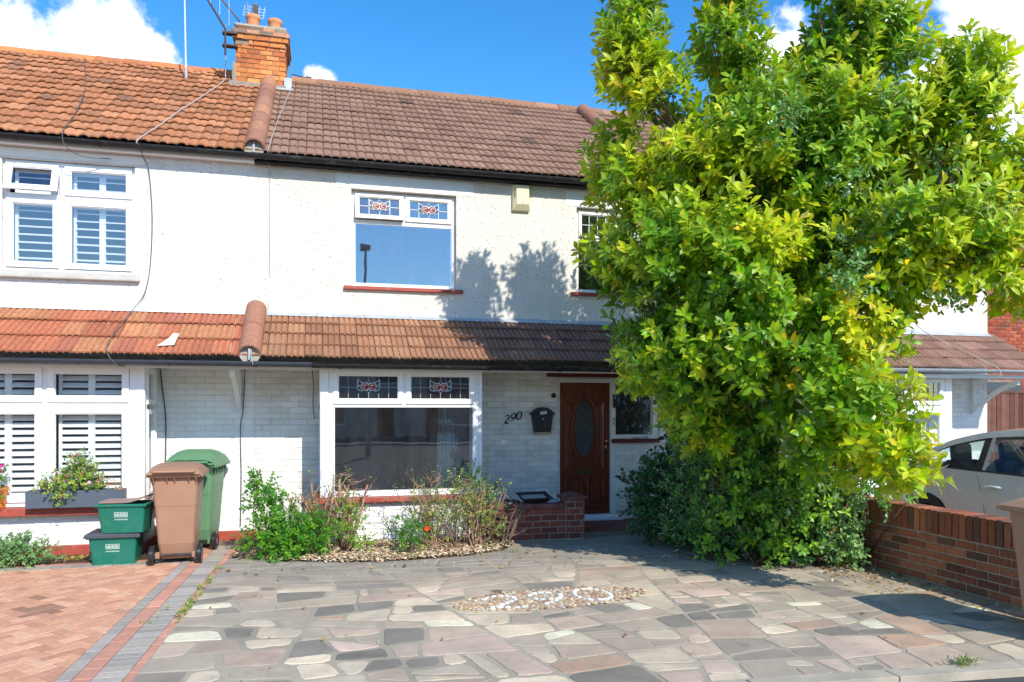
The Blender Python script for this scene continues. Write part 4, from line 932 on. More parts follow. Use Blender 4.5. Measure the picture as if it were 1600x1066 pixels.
mb.add(vs, [(i*n+j, i*n+(j+1) % n, (i+1)*n+(j+1) % n, (i+1)*n+j) for i in range(6) for j in range(n)]+[tuple(range(6*n, 7*n))])
single('crumpled_bag', mb, m_dark, 'small dark crumpled bag at the left end of the porch wall coping', 'bag', smooth=True)
mb = MB(); vs = []
for i in range(7):
    r_ = .085*cos(i*pi/14); z = .456+.05*sin(i*pi/14); vs += [(2.86+r_*cos(2*pi*j/n)*(1+.12*sin(j*2+i)), 9.11+r_*.8*sin(2*pi*j/n), z) for j in range(n)]
mb.add(vs, [(i*n+j, i*n+(j+1) % n, (i+1)*n+(j+1) % n, (i+1)*n+j) for i in range(6) for j in range(n)]+[tuple(range(6*n, 7*n))])
single('plastic_bag', mb, mat('pale_bag', (.35, .40, .46), .35, nsc=20, namt=.2, bsc=30, bamt=1, bdist=.02), 'pale blue grey plastic bag on the coping next to the pillar', 'bag', smooth=True)
# letter box on the wall
t = thing('letter_box', 'black arched metal letter box with a white sticker, left of the front door', 'letter box', (3.02, WY, 1.31))
W0 = WY-.001
mb = MB(); mb.prism([(2.90, 1.31), (3.135, 1.31), (3.165, 1.55), (2.87, 1.55)], 0, .09, T=lambda a, z, n: (a, W0-n, z)); build('body', mb, m_dark, t, bevel=.004)
mb = MB(); top = [(3.195, 1.55), (3.185, 1.575)]+[(3.018+.135*cos(a), 1.575+.075*sin(a)) for a in [pi*i/14 for i in range(1, 14)]]+[(2.85, 1.575), (2.84, 1.55)]
mb.prism(top, 0, .11, T=lambda a, z, n: (a, W0-n, z)); build('lid', mb, m_dark, t, bevel=.004)
mb = MB(); an = R(8); mb.add([(3.02+x*cos(an)-z*sin(an), W0-.113, 1.575+x*sin(an)+z*cos(an)) for x, z in ((-.045, -.02), (.045, -.02), (.045, .02), (-.045, .02))], [(0, 1, 2, 3)], (.75, .75, .72)); 
for q in range(3): mb.add([(3.02+x*cos(an)-z*sin(an), W0-.1135, 1.575+x*sin(an)+z*cos(an)) for x, z in ((-.035, .010-q*.012), (.03-q*.01, .010-q*.012), (.03-q*.01, .0135-q*.012), (-.035, .0135-q*.012))], [(0, 1, 2, 3)], (.2, .2, .22))
build('sticker', mb, m_col, t)
mb = MB(); mb.lathe([(0, -.105), (.012, -.10), (.012, -.085)], (3.02, W0, 1.49), 12, ax='y'); build('lock', mb, m_metal, t)
mb = MB(); mb.box(2.90, 3.14, W0-.09, W0, 1.285, 1.306, (.4, .33, .25)); build('base_board', mb, m_wood, t)
# house number 290
def textmesh(name, body, size, depth, loc, rot, m, parent=None, shear=0, slant=0):
    cu = bpy.data.curves.new(name, 'FONT'); cu.body = body; cu.size = size; cu.extrude = depth; cu.align_x = 'CENTER'; cu.shear = shear
    ob = bpy.data.objects.new(name+'_tmp', cu); COL.objects.link(ob); dg = bpy.context.evaluated_depsgraph_get(); dg.update()
    me = bpy.data.meshes.new_from_object(ob.evaluated_get(dg)); bpy.data.objects.remove(ob); bpy.data.curves.remove(cu)
    mt = Matrix.Translation(loc) @ Matrix.Rotation(rot[2], 4, 'Z') @ Matrix.Rotation(rot[1], 4, 'Y') @ Matrix.Rotation(rot[0], 4, 'X')
    me.transform(mt); me.name = name; me.materials.clear(); me.materials.append(m)
    ca = me.color_attributes.new('Col', 'FLOAT_COLOR', 'POINT'); ca.data.foreach_set('color', [1.0]*(4*len(me.vertices)))
    return me
def digit(kind):
    """calligraphic stroke as (x, z, half width) samples in a unit box"""
    P_ = []
    if kind == '0':
        for i in range(33): a = 2*pi*i/32; P_.append((.42*cos(a+pi/2)*.8, .5+.48*sin(a+pi/2), .035+.055*abs(cos(a+pi/2))))
    if kind == '2':
        for i in range(13): a = R(165-200*i/12); P_.append((.0+.30*cos(a), .70+.27*sin(a), .035+.05*(i/12)))
        for i in range(1, 9): t = i/8; P_.append((.29-.62*t, .60-.56*t, .075-.045*t))
        for i in range(1, 9): t = i/8; P_.append((-.33+.72*t, .05+.055*sin(t*2*pi), .04+.05*sin(t*pi)))
    if kind == '9':
        for i in range(25): a = 2*pi*i/24; P_.append((.02+.30*cos(a), .68+.29*sin(a), .035+.05*abs(cos(a))))
        for i in range(1, 13): t = i/12; P_.append((.32-.55*t**1.8, .68-.64*t, .085-.05*t))
    return P_
def stroke(mb, pts, T, d=.012):
    n = len(pts); vs = []
    for i, (x, z, w_) in enumerate(pts):
        a, b = pts[max(i-1, 0)], pts[min(i+1, n-1)]; tx, tz = b[0]-a[0], b[1]-a[1]; l = math.hypot(tx, tz) or 1; nx_, nz_ = -tz/l*w_, tx/l*w_
        vs += [T(x+nx_, z+nz_, 0), T(x-nx_, z-nz_, 0), T(x-nx_, z-nz_, d), T(x+nx_, z+nz_, d)]
    fs = [(0, 1, 2, 3), (4*n-1, 4*n-2, 4*n-3, 4*n-4)]
    for i in range(n-1):
        a, b = 4*i, 4*i+4; fs += [(a, b, b+1, a+1), (a+1, b+1, b+2, a+2), (a+2, b+2, b+3, a+3), (a+3, b+3, b, a)]
    mb.add(vs, fs, (.01, .01, .012))
t = thing('house_number', 'black curly numerals 290 climbing across the white painted wall', 'house number', (2.62, WY, 1.5))
for ch, cx, cz in (('2', 2.525, 1.43), ('9', 2.615, 1.455), ('0', 2.700, 1.478)):
    mb = MB(); s_ = .115; stroke(mb, digit(ch), lambda x, z, n, cx=cx, cz=cz: (cx+(x+(z-.5)*.25)*s_*.82, WY-.002-n, cz+z*s_)); build('numeral', mb, m_col, t)
# round lamp/button, bell lantern, alarm
mb = MB(); mb.lathe([(0, -.035), (.022, -.034), (.028, -.02), (.034, -.016), (.036, 0)], (3.20, WY+.0, 1.815), 20, ax='y'); single('round_vent', mb, m_dark, 'small round dark fitting on the wall left of the door top', 'wall fitting', smooth=False)
t = thing('door_bell', 'dark ornamental hanging bell fixed to the post right of the front door', 'bell', (4.10, WY, 1.7))
mb = MB(); mb.box(4.092, 4.112, WY-.005, WY+.018, 1.64, 1.84); mb.tube([(4.102, WY-.004, 1.80), (4.102, WY-.05, 1.825), (4.102, WY-.085, 1.79), (4.102, WY-.08, 1.76)], .006); mb.tube([(4.102, WY-.004, 1.70), (4.102, WY-.04, 1.76), (4.102, WY-.08, 1.775)], .005); build('bracket_arm', mb, m_rust, t)
mb = MB(); mb.lathe([(.004, 1.76), (.018, 1.75), (.028, 1.70), (.045, 1.665), (.046, 1.655), (.03, 1.66), (.0, 1.7)], (4.102, WY-.08, 0), 14); build('bell', mb, m_rust, t, smooth=True)
mb = MB(); mb.box(4.09, 4.114, WY+.005, WY+.018, 1.46, 1.50, (.3, .3, .3)); mb.box(4.092, 4.112, WY+.005, WY+.02, 1.40, 1.44, (.35, .33, .3)); single('bell_push', mb, m_metal, 'small bell push on the door post below the hanging bell', 'bell push')
t = thing('alarm_box', 'cream plastic burglar alarm box under the eaves, right of the upstairs window', 'alarm box', (2.72, WY, 4.5))
mb = MB(); a, b, z0, z1 = 2.60, 2.845, 4.33, 4.70
mb.add([(a,WY-.001,z0+.02),(b,WY-.001,z0+.02),(b,WY-.001,z1),(a,WY-.001,z1),(a,WY-.045,z0+.02),(b,WY-.045,z0+.02),(b,WY-.045,z1),(a,WY-.045,z1),(a+.045,WY-.10,z0+.10),(b-.03,WY-.10,z0+.10),(b-.03,WY-.10,z1-.01),(a+.045,WY-.10,z1-.01)],
 [(0,4,5,1),(3,2,6,7),(0,3,7,4),(1,5,6,2),(4,8,9,5),(5,9,10,6),(6,10,11,7),(7,11,8,4),(8,11,10,9)], (.70, .65, .42)); build('cover', mb, mat('cream_plastic', None, .45, .4, nsc=6, namt=.08), t, bevel=.006)
for sx in (2.622, 2.815):
    mb = MB()
    for i in range(7): mb.box(sx-.012+(.008 if sx < 2.7 else 0), sx+.022, WY-.083, WY-.066, z1-.06-i*.017, z1-.067-i*.017, (.08, .07, .05))
    build('louvre', mb, m_col, t)
mb = MB(); mb.lathe([(0, -.105), (.007, -.104), (.007, -.098)], (2.73, WY, 4.45), 10, (.1, .1, .1), ax='y'); build('screw', mb, m_col, t)
# glass bits on porch sill
mb = MB(); mb.lathe([(0, 1.202), (.028, 1.203), (.032, 1.28), (.029, 1.28), (.025, 1.21), (0, 1.21)], (4.60, WY-.0, 0), 14); single('glass_jar', mb, m_glass_clear, 'small clear glass jar standing on the dark red porch sill', 'jar', smooth=True)
mb = MB(); mb.lathe([(0, 1.202), (.04, 1.203), (.065, 1.225), (.06, 1.228), (.035, 1.21), (0, 1.21)], (4.46, WY-.01, 0), 16, (.6, .6, .58)); single('small_dish', mb, m_gloss, 'small pale dish lying on the dark red porch sill', 'dish', smooth=True)

# ------------------------------------------------------------------ wheelie bins (local: back with handle and wheels faces -y)
def wheelie(label, loc, rz, col, lid=.0, sc=1.0, domed=False, wsc=.82, group='wheeled bins', number=False):
    c = col; t = thing('wheelie_bin', label, 'wheelie bin', loc, rz, group, local=True); mm = mat('bin_plastic_%d' % (len(bpy.data.materials)), None, .5, .4, nsc=4, namt=.10, bsc=120, bamt=.15, bdist=.002, dirt=(c[0]*.6+.1, c[1]*.6+.09, c[2]*.6+.08, .35), dsc=4, dlo=.5, dhi=.75)
    q = lambda x, y, z: (x*sc*wsc, y*sc*.95, z*sc)
    mb = MB(); st = [(.05, .205, .20, -.18, .26), (.22, .225, .21, -.24, .30), (.62, .255, .2, -.285, .33), (.625, .259, .2, -.289, .334), (.90, .282, .2, -.315, .352), (.945, .285, .2, -.32, .355)]
    vs = []; n = 0
    for z, hw, r, yb, yf in st:
        rc = .05; p = []
        for cx, cy, a0 in ((hw-rc, yf-rc, 0), (-hw+rc, yf-rc, 90), (-hw+rc, yb+rc, 180), (hw-rc, yb+rc, 270)):
            for k in range(5): a = R(a0+90*k/4); p.append((cx+rc*cos(a), cy+rc*sin(a)))
        n = len(p); vs += [q(x, y, z) for x, y in p]
    fs = [(i*n+j, i*n+(j+1) % n, (i+1)*n+(j+1) % n, (i+1)*n+j) for i in range(len(st)-1) for j in range(n)]+[tuple(range(n-1, -1, -1))]
    mb.add(vs, fs, c); build('body', mb, mm, t)
    mb = MB(); mb.box(-.315, .315, -.375, -.315, .935, .975, c); mb.box(-.315, -.28, -.34, .37, .935, .975, c); mb.box(.28, .315, -.34, .37, .935, .975, c); mb.box(-.315, .315, .352, .385, .93, .975, c)
    mb.v = [q(*p) for p in mb.v]; 
    build('rim', mb, mm, t, bevel=.008)
    mb = MB()
    for x in (-.25, -.09, .0, .17, .26):
        mb.add([q(*p) for p in ((x-.006, -.37, .935), (x+.006, -.37, .935), (x+.006, -.316, .935), (x-.006, -.316, .935), (x-.006, -.300, .84), (x+.006, -.300, .84))], [(0, 1, 5, 4), (0, 4, 3), (1, 2, 5), (0, 3, 2, 1), (3, 4, 5, 2)], c)
    for y in (-.25, -.12, .02, .16, .29):
        for s in (-1, 1): mb.add([q(*p) for p in ((s*.312, y-.006, .935), (s*.312, y+.006, .935), (s*.28, y+.006, .935), (s*.28, y-.006, .935), (s*.278, y-.006, .84), (s*.278, y+.006, .84))], [(0, 1, 5, 4), (0, 4, 3), (1, 2, 5), (0, 3, 2, 1), (3, 4, 5, 2)], c)
    build('rib', mb, mm, t)
    # domed lid lofted from back hinge to front lip
    mb = MB(); K = 10; vs = []; J = 14; hh = .15 if domed else .10
    for i in range(K+1):
        u = i/K; y = -.395+.80*u; zc = .978+hh*(sin(pi*min(1, .12+u*.9))**.55 if not domed else sin(pi*(.08+.86*u))**.5)
        for j in range(J+1):
            v_ = -1+2*j/J; ed = (1-abs(v_)**5); vs.append(q(.335*v_, y, .965+(zc-.965)*ed**.6))
    fs = [(i*(J+1)+j, i*(J+1)+j+1, (i+1)*(J+1)+j+1, (i+1)*(J+1)+j) for i in range(K) for j in range(J)]
    b0 = len(vs); lc = tuple(x*.95 for x in c)
    mb.add(vs, fs, lc)
    ed = [j for j in range(J+1)]+[(i+1)*(J+1)-1 for i in range(1, K+1)]+[K*(J+1)+j for j in range(J-1, -1, -1)]+[i*(J+1) for i in range(K-1, 0, -1)]
    sk = [vs[e] for e in ed]; m_ = len(sk); mb.add(sk+[(p[0]*1.01, p[1], p[2]-.03*sc) for p in sk], [(i, m_+i, m_+(i+1) % m_, (i+1) % m_) for i in range(m_)], lc)
    lo_ = build('lid', mb, mm, t, smooth=False)
    mb = MB(); mb.tube([q(-.24, -.415, .985), q(-.24, -.43, 1.0), q(.24, -.43, 1.0), q(.24, -.415, .985)], .013*sc, 8, c); mb.tube([q(-.30, -.395, .975), q(.30, -.395, .975)], .012*sc, 8, c); build('handle', mb, mm, t)
    for s in (-1, 1):
        mb = MB(); mb.lathe([(.04, -.026), (.088, -.027), (.10, -.018), (.10, .018), (.088, .027), (.04, .026)], q(s*.285, -.235, .10), 22, (.02, .02, .022), ax='x')
        wh = build('wheel', mb, m_gloss, t); mb = MB(); mb.lathe([(0, -.02), (.03, -.02), (.045, -.024), (.07, -.019), (.07, .019), (.045, .024), (.03, .02), (0, .02)], q(s*.285, -.235, .10), 18, (.22, .22, .24), ax='x'); build('hub', mb, m_gloss, wh)
    mb = MB(); mb.tube([q(-.26, -.235, .10), q(.26, -.235, .10)], .013*sc, 8, (.03, .03, .03)); mb.box(-.20*sc, -.16*sc, -.245*sc, -.19*sc, .07*sc, .13*sc, c); mb.box(.16*sc, .20*sc, -.245*sc, -.19*sc, .07*sc, .13*sc, c); build('axle', mb, m_gloss, t)
    return t
BRN = (.36, .20, .13); GRN = (.12, .27, .14)
wheelie('brown wheelie bin beside the green recycling boxes, its wheels facing the drive', (-1.44, 8.80, 0), R(2), BRN, sc=.98)
wheelie('tall green wheelie bin against the white wall behind the brown one', (-1.36, 9.62, 0), R(-6), GRN, sc=1.02, domed=True)
rbin = wheelie('brown wheelie bin with white number marks in front of the boundary wall', (5.16, 4.16, 0), R(84), BRN, sc=.95, wsc=.95)
mb = MB(); C1, C2 = (.78, .80, .82), (.04, .06, .09)
for (a, b, c, d, cc_, o) in ((-.20, -.09, .70, .82, C1, .0), (-.18, -.11, .725, .795, C2, .001), (-.21, -.10, .60, .655, C1, 0), (-.04, .06, .70, .82, C1, 0), (-.02, .04, .72, .75, C2, .001), (-.02, .04, .765, .8, C2, .001)):
    mb.box(a, b, .30+(c+d)/2*.05-.03, .3335+o, c, d, cc_)
build('number_sticker', mb, m_col, rbin)
# ------------------------------------------------------------------ green kerbside boxes
def kbox(label, x, y, z, rz, lidkind):
    t = thing('recycling_box', label, 'recycling box', (x, y, z), rz, 'green recycling boxes', local=True); g = (.008, .155, .105)
    m_ = mat('green_box_plastic', None, .4, .45, nsc=4, namt=.1, dirt=(.15, .25, .2, .2), dsc=6)
    def shell(z0, z1, a0, b0, a1, b1, rc=.03):
        vs = []
        for zz, a, b in ((z0, a0, b0), (z1, a1, b1), (z1, a1-.012, b1-.012), (z0+.01, a0-.012, b0-.012)):
            for cx, cy, s in ((a-rc, b-rc, 0), (-a+rc, b-rc, 90), (-a+rc, -b+rc, 180), (a-rc, -b+rc, 270)):
                for k in range(4): an = R(s+30*k); vs.append((cx+rc*cos(an), cy+rc*sin(an), zz))
        n = 16; return vs, [(i*n+j, i*n+(j+1) % n, (i+1)*n+(j+1) % n, (i+1)*n+j) for i in range(3) for j in range(n)]+[tuple(range(n-1, -1, -1)), tuple(range(3*n, 4*n))]
    mb = MB(); vs, fs = shell(.0, .30, .205, .15, .235, .18); mb.add(vs, fs, g); build('tub', mb, m_, t)
    mb = MB()
    for (a, b, c, d) in ((-.25, .25, -.195, -.176), (-.25, .25, .176, .195), (-.25, -.231, -.176, .176), (.231, .25, -.176, .176)): mb.box(a, b, c, d, .272, .302, g)
    build('rim', mb, m_, t, bevel=.006)
    mb = MB(); k = .182
    yf = lambda z: -(.15+.03*z/.30)-.0025
    r5 = random.Random(2); wc = (.62, .72, .68)
    def fr(a, b, c, d): mb.add([(a, yf(c), c), (b, yf(c), c), (b, yf(d), d), (a, yf(d), d)], [(0, 1, 2, 3)], wc)
    for i in range(4):
        x0_ = -.066+i*.034; 
        for a, b, c, d in ((0, .03, .048, .052), (0, .03, 0, .004), (0, .004, .004, .048), (.026, .03, .004, .048), (.008, .022, .03, .036), (.008, .013, .012, .03), (.016, .022, .01, .02)): fr(x0_+a, x0_+b, .165+c, .165+d)
    for i in range(11):
        x0_ = -.066+i*.0122; fr(x0_, x0_+.008, .135, .139+.006*(i % 2)); fr(x0_+.002, x0_+.005, .139, .148)
    build('printed_logo', mb, m_col, t)
    if lidkind == 'dark':
        mb = MB(); mb.prism([(-.265, -.205), (.265, -.205), (.265, .205), (-.265, .205)], .296, .335, (.07, .075, .09), inset=.03); mb.box(-.27, .27, -.21, .21, .285, .30, (.07, .075, .09)); build('lid', mb, m_gloss, t, bevel=.005)
    return t
kbox('lower green recycling box with dark lid standing by the left bay wall', -2.06, 8.86, 0, R(-1), 'dark')
kbox('upper green recycling box stacked on the dark lid of another box', -1.955, 8.80, .337, R(-5), None)
mb = MB(); Tt = lambda x, y, z: ((x)*cos(-.08)-(y)*sin(-.08)-1.975, x*sin(-.08)+y*cos(-.08)+8.80, z+.645+max(0, x-.08)*.30)
for i in range(6): 
    xa, xb = -.20+i*.075, -.20+(i+1)*.075
    mb.add([Tt(xa, -.15, 0), Tt(xb, -.15, 0), Tt(xb, .15, .0), Tt(xa, .15, 0), Tt(xa, -.15, .018), Tt(xb, -.15, .018), Tt(xb, .15, .018), Tt(xa, .15, .018)], [(4, 5, 6, 7), (0, 3, 2, 1), (0, 1, 5, 4), (2, 3, 7, 6)]+([(3, 0, 4, 7)] if i == 0 else [])+([(1, 2, 6, 5)] if i == 5 else []), (.30, .20, .17))
single('loose_lid', mb, m_col, 'faded brown bent lid lying across the top recycling box', 'lid')
# ------------------------------------------------------------------ mosaic 290 in pebbles
t = thing('pebble_mosaic', 'white pebbles spelling 290 on a ground of tan pebbles, set into the paving', 'mosaic', (1.93, 6.2, 0))
an = .07; MT = lambda x, y: (1.93+x*cos(an)-y*sin(an), 6.2+x*sin(an)+y*cos(an))
mb = MB(); mb.prism([MT(.80*cos(2*pi*i/40)*(1+.05*sin(5*i)), (.30*sin(2*pi*i/40))*(1+.05*cos(7*i))) for i in range(40)], -.02, .0055, inset=.01); build('mortar_bed', mb, mat('mosaic_mortar', (.38, .34, .28), .95, nsc=20), t)
def pebble(mb, x, y, r, c, asp=.7, rot=0, h=.45):
    X, Y = MT(x, y); vs = []; n = 8; rot += an
    for zz, k in ((-.003, .9), (.35*h*r*1.4, 1), (.85*h*r*1.4, .62)):
        vs += [(X+r*k*(cos(a)*cos(rot)-asp*sin(a)*sin(rot)), Y+r*k*(cos(a)*sin(rot)+asp*sin(a)*cos(rot)), .0055+zz*.8) for a in [2*pi*i/n for i in range(n)]]
    mb.add(vs, [(i*n+j, i*n+(j+1) % n, (i+1)*n+(j+1) % n, (i+1)*n+j) for i in range(2) for j in range(n)]+[tuple(range(2*n, 3*n))], c)
wp = []; mbw = MB(); rr = random.Random(9)
for ch, cx in (('2', -.42), ('9', -.02), ('0', .40)):
    pts = digit(ch); acc_ = 0; last = None; sx, sz = .46, .42
    for i in range(len(pts)-1):
        for k in range(6):
            x = pts[i][0]+(pts[i+1][0]-pts[i][0])*k/6; z = pts[i][1]+(pts[i+1][1]-pts[i][1])*k/6; X, Y = cx+x*sx, (z-.5)*sz
            if last is None or math.hypot(X-last[0], Y-last[1]) > .064:
                dx, dy = (X-last[0], Y-last[1]) if last else (1, 0); k_ = rr.uniform(.85, 1.1)
                (rr.random() < .97) and pebble(mbw, X+rr.gauss(0, .004), Y+rr.gauss(0, .004), .031*k_, vary((.72, .69, .62), .12, .02)(), .68, math.atan2(dy, dx), .4); wp.append((X, Y)); last = (X, Y)
build('white_pebbles', mbw, mat('white_pebble', None, .7, .4, nsc=9, namt=.1), t, smooth=False)
mbb = MB(); pl = list(wp); tries = 0
while tries < 9000:
    tries += 1; x, y = rr.uniform(-.98, 1.0), rr.uniform(-.4, .4)
    if (x/.80)**2+(y/.30)**2 > 1+rr.gauss(0, .12): continue
    if any((x-a)**2*1+(y-b)**2*1 < (.046 if i < len(wp) else .034)**2 for i, (a, b) in enumerate(pl)): continue
    pl.append((x, y)); pebble(mbb, x, y, rr.uniform(.016, .026), pick(((.46, .32, .19), 4, .15), ((.52, .40, .27), 3, .12), ((.32, .2, .13), 2, .15), ((.45, .42, .36), 1, .1))(), .75, rr.uniform(0, 3), .45)
build('tan_pebbles', mbb, mat('tan_pebble', None, .7, .35, nsc=9, namt=.15), t)
# ------------------------------------------------------------------ boundary wall on the right
t = thing('boundary_wall', 'low red brick wall with a row of upright bricks on top, between drive and parked car', 'wall', (5.68, 6, 0))
cw = pick(((.30, .095, .050), 4, .14), ((.37, .13, .065), 3, .12), ((.22, .080, .050), 3, .14), ((.16, .075, .055), 1, .1)); TW = lambda a, z, n: (5.575-n, 14.5-a, z)
mb = MB(); mb.box(5.575, 5.775, 3.9, 10.05, -.03, .47, (.36, .31, .25)); mb.bricks(4.45, 10.6, .0, .455, [], cw, TW, bl=.225, bh=.075, mo=.011, jit=.002)
mb.bricks(3.9, 10.05, .0, .455, [], cw, lambda a, z, n: (5.775+n, a, z), bl=.225, bh=.075, mo=.011, jit=.002); build('courses', mb, m_brick, t)
mb = MB(); mb.box(5.58, 5.77, 3.92, 10.03, .455, .672, (.36, .31, .25)); y = 3.9
while y < 10.02:
    o = random.uniform(-.003, .003); mb.box(5.562+o, 5.788+o, y+.005, y+.070, .462, .684+random.uniform(-.003, .003), cw()); y += .076
build('upright_brick_coping', mb, m_brick, t, bevel=.004)
# ------------------------------------------------------------------ cables
def cable(label, pts, m, r=.006):
    mb = MB(); P_ = [Vector(p) for p in pts]; out = []
    for i in range(len(P_)-1):
        p0, p1, p2, p3 = P_[max(i-1, 0)], P_[i], P_[i+1], P_[min(i+2, len(P_)-1)]
        for k in range(6):
            s_ = k/6; out.append(.5*((2*p1)+(-p0+p2)*s_+(2*p0-5*p1+4*p2-p3)*s_**2+(-p0+3*p1-3*p2+p3)*s_**3))
    out.append(P_[-1]); mb.tube(out, r, 5); return single('cable', mb, m, label, 'cable')
rz_ = lambda y: EZ+(y-EY)*(RZ-EZ)/(RY-EY)+.07
cable('dark cable running down the white wall from the left eaves to the lower roof', [(-2.06, 9.86, 4.80), (-2.03, 10.0, 4.66), (-1.99, 10.07, 4.55), (-1.95, 10.07, 4.0), (-1.97, 10.07, 3.4), (-2.03, 10.06, 3.05), (-2.12, 9.98, 2.86), (-2.2, 9.5, 2.55), (-2.22, 9.1, 2.30), (-2.12, 9.05, 2.12), (-1.98, 9.35, 2.10)], m_cable)
cable('pale cable sagging down the orange roof from the chimney', [(-1.42, 13.0, rz_(13.0)+.9), (-1.45, 13.2, rz_(13.2)+.1), (-1.45, 12.9, rz_(12.9)), (-1.62, 12.0, rz_(12.0)), (-1.80, 11.2, rz_(11.2)), (-1.93, 10.5, rz_(10.5)), (-2.06, 9.9, rz_(9.9)), (-2.07, 9.82, 4.78)], m_cable_l, .007)
cable('thin dark cable lying on the left of the orange roof, looping under the gutter', [(-3.6, 13.45, rz_(13.45)), (-3.2, 12.0, rz_(12)), (-3.0, 11.0, rz_(11)), (-2.92, 10.2, rz_(10.2)), (-2.86, 9.84, 4.88), (-2.84, 9.82, 4.70), (-2.7, 9.95, 4.62), (-2.4, 10.05, 4.64)], m_cable, .006)
cable('thin straight cable dropping down the joint between the two houses', [(-.40, 12.9, rz_(12.9)), (-.52, 11.3, rz_(11.3)), (-.585, 9.95, rz_(9.95)), (-.59, 9.84, 4.80), (-.585, 10.08, 4.62), (-.58, 10.085, 3.6), (-.60, 10.085, 2.9), (-.66, 9.7, 2.66), (-.72, 9.08, 2.30), (-.70, 9.04, 2.13)], m_cable_l, .005)
cable('dark cable running down the white brick wall beneath the timber bracket', [(-.86, 9.9, 2.12), (-.88, 10.07, 2.0), (-.90, 10.075, 1.6), (-.93, 10.075, 1.4), (-.92, 10.075, .8), (-.93, 10.075, .15)], m_cable, .006)
cable('dark cable in the corner where the left bay meets the wall', [(-1.86, 10.06, 2.12), (-1.84, 10.075, 1.9), (-1.80, 10.075, 1.5), (-1.80, 10.075, .9), (-1.79, 10.075, .1)], m_cable, .009)
cable('dark thin cable dropping beside the downstairs bay of the cream house', [(-.06, 10.06, 2.13), (-.04, 10.075, 1.9), (-.05, 10.075, 1.72), (-.03, 10.075, 1.5)], m_cable, .005)
cable('pale cable crossing the brown lean-to roof of the end house', [(9.2, 10.02, 2.95), (9.35, 9.9, 2.79), (9.55, 9.5, 2.53), (9.72, 9.12, 2.28), (9.74, 9.02, 2.2), (9.75, 9.0, 2.08)], m_cable_l, .007)
# patch on the left lean-to
mb = MB(); 
def lt(x, s, o=.045): return (x, LY+(WY-LY)*s, LZ0+(LZ1-LZ0)*s+o)
mb.add([lt(-1.74, .09, .06), lt(-1.56, .12, .06), lt(-1.545, .36, .065), lt(-1.61, .37, .065), lt(-1.64, .26, .065), lt(-1.68, .2, .06)], [(0, 1, 2, 3, 4, 5)], (.6, .56, .44)); single('mortar_patch', mb, m_col, 'pale torn patch stuck on the red lean-to tiles', 'roof patch')
# ------------------------------------------------------------------ aerials
t = thing('whip_aerial', 'tall thin white aerial pole standing on the orange roof', 'aerial', (-2.02, 13.0, rz_(13)-.03)); mb = MB(); mb.tube([(-2.02, 13.0, rz_(13)-.05), (-2.06, 13.0, 9.2)], [.014, .010], 8, (.62, .64, .66)); build('pole', mb, m_gloss, t)
mb = MB(); mb.tube([(-2.02, 13.0, rz_(13)-.06), (-2.02, 13.0, rz_(13)+.12)], .022, 8, (.4, .42, .44)); build('foot', mb, m_gloss, t)
t = thing('television_aerial', 'long dark aerial arms with thin rods reaching left from the chimney', 'aerial', (-1.30, 13.05, 7.6)); yA = 12.9
mb = MB(); mb.tube([(-1.42, yA, 7.30), (-1.42, yA, 7.72), (-1.85, yA, 8.42)], .017, 8); mb.box(-1.47, -1.24, yA-.012, yA+.1, 7.655, 7.685); mb.box(-1.47, -1.24, yA-.012, yA+.1, 7.455, 7.48); mb.v = mb.v; build('mast', mb, m_rust, t)
mb = MB(); mb.tube([(-1.20, yA-.02, 7.86), (-1.78, yA-.02, 8.52)], .013, 8); build('boom', mb, m_rust, t)
for i, x in enumerate((-1.36, -1.50, -1.64, -1.78)):
    zc = 7.86+(-1.20-x)*1.138; mb = MB(); mb.tube([(x, yA-.04, zc-.28), (x, yA-.04, zc+.28)], .005, 5, (.5, .52, .55)); build('rod', mb, m_gloss, t)
t = thing('television_aerial', 'small mesh aerial fixed above the left chimney pot', 'aerial', (-1.1, 13.4, 7.9)); mb = MB()
mb.tube([(-1.13, 13.5, 7.85), (-1.13, 13.5, 8.5)], .008, 6); mb.tube([(-1.0, 13.5, 8.2), (-1.0, 13.5, 8.5)], .010, 6); mb.tube([(-1.24, 13.5, 7.9), (-1.24, 13.5, 8.15)], .005, 5); build('pole', mb, m_metal, t)
mb = MB(); 
for i in range(4): mb.tube([(-1.2+.02*i, 13.45, 8.25+.05*i), (-.86+.01*i, 13.45, 8.22+.05*i)], .004, 4, (.6, .62, .65))
for i in range(5): mb.tube([(-1.2+.08*i, 13.45, 8.24), (-1.17+.08*i, 13.45, 8.42)], .004, 4, (.6, .62, .65))
build('reflector', mb, m_gloss, t); mb = MB(); mb.box(-1.04, -.96, 13.38, 13.52, 8.24, 8.42); build('clamp', mb, m_rust, t)
t = thing('television_aerial', 'small dark aerial with comb of rods behind the right of the chimney', 'aerial', (-.4, 13.9, 7.3)); y_ = 13.95
mb = MB(); mb.tube([(-.42, y_, 7.0), (-.44, y_, 7.72)], .012, 6); build('mast', mb, m_metal, t); mb = MB(); mb.tube([(-.44, y_, 7.55), (-.12, y_, 7.50)], .009, 6); mb.tube([(-.20, y_, 7.20), (-.12, y_, 7.52)], .009, 6); mb.box(-.19, -.09, y_-.03, y_+.03, 7.49, 7.53); build('boom', mb, m_rust, t)
for i in range(7): mb = MB(); z_ = 7.24+i*.04; mb.tube([(-.33+.012*i, y_, z_+.01), (.0+.012*i, y_, z_-.03)], .003, 4, (.6, .62, .65)); build('rod', mb, m_gloss, t)
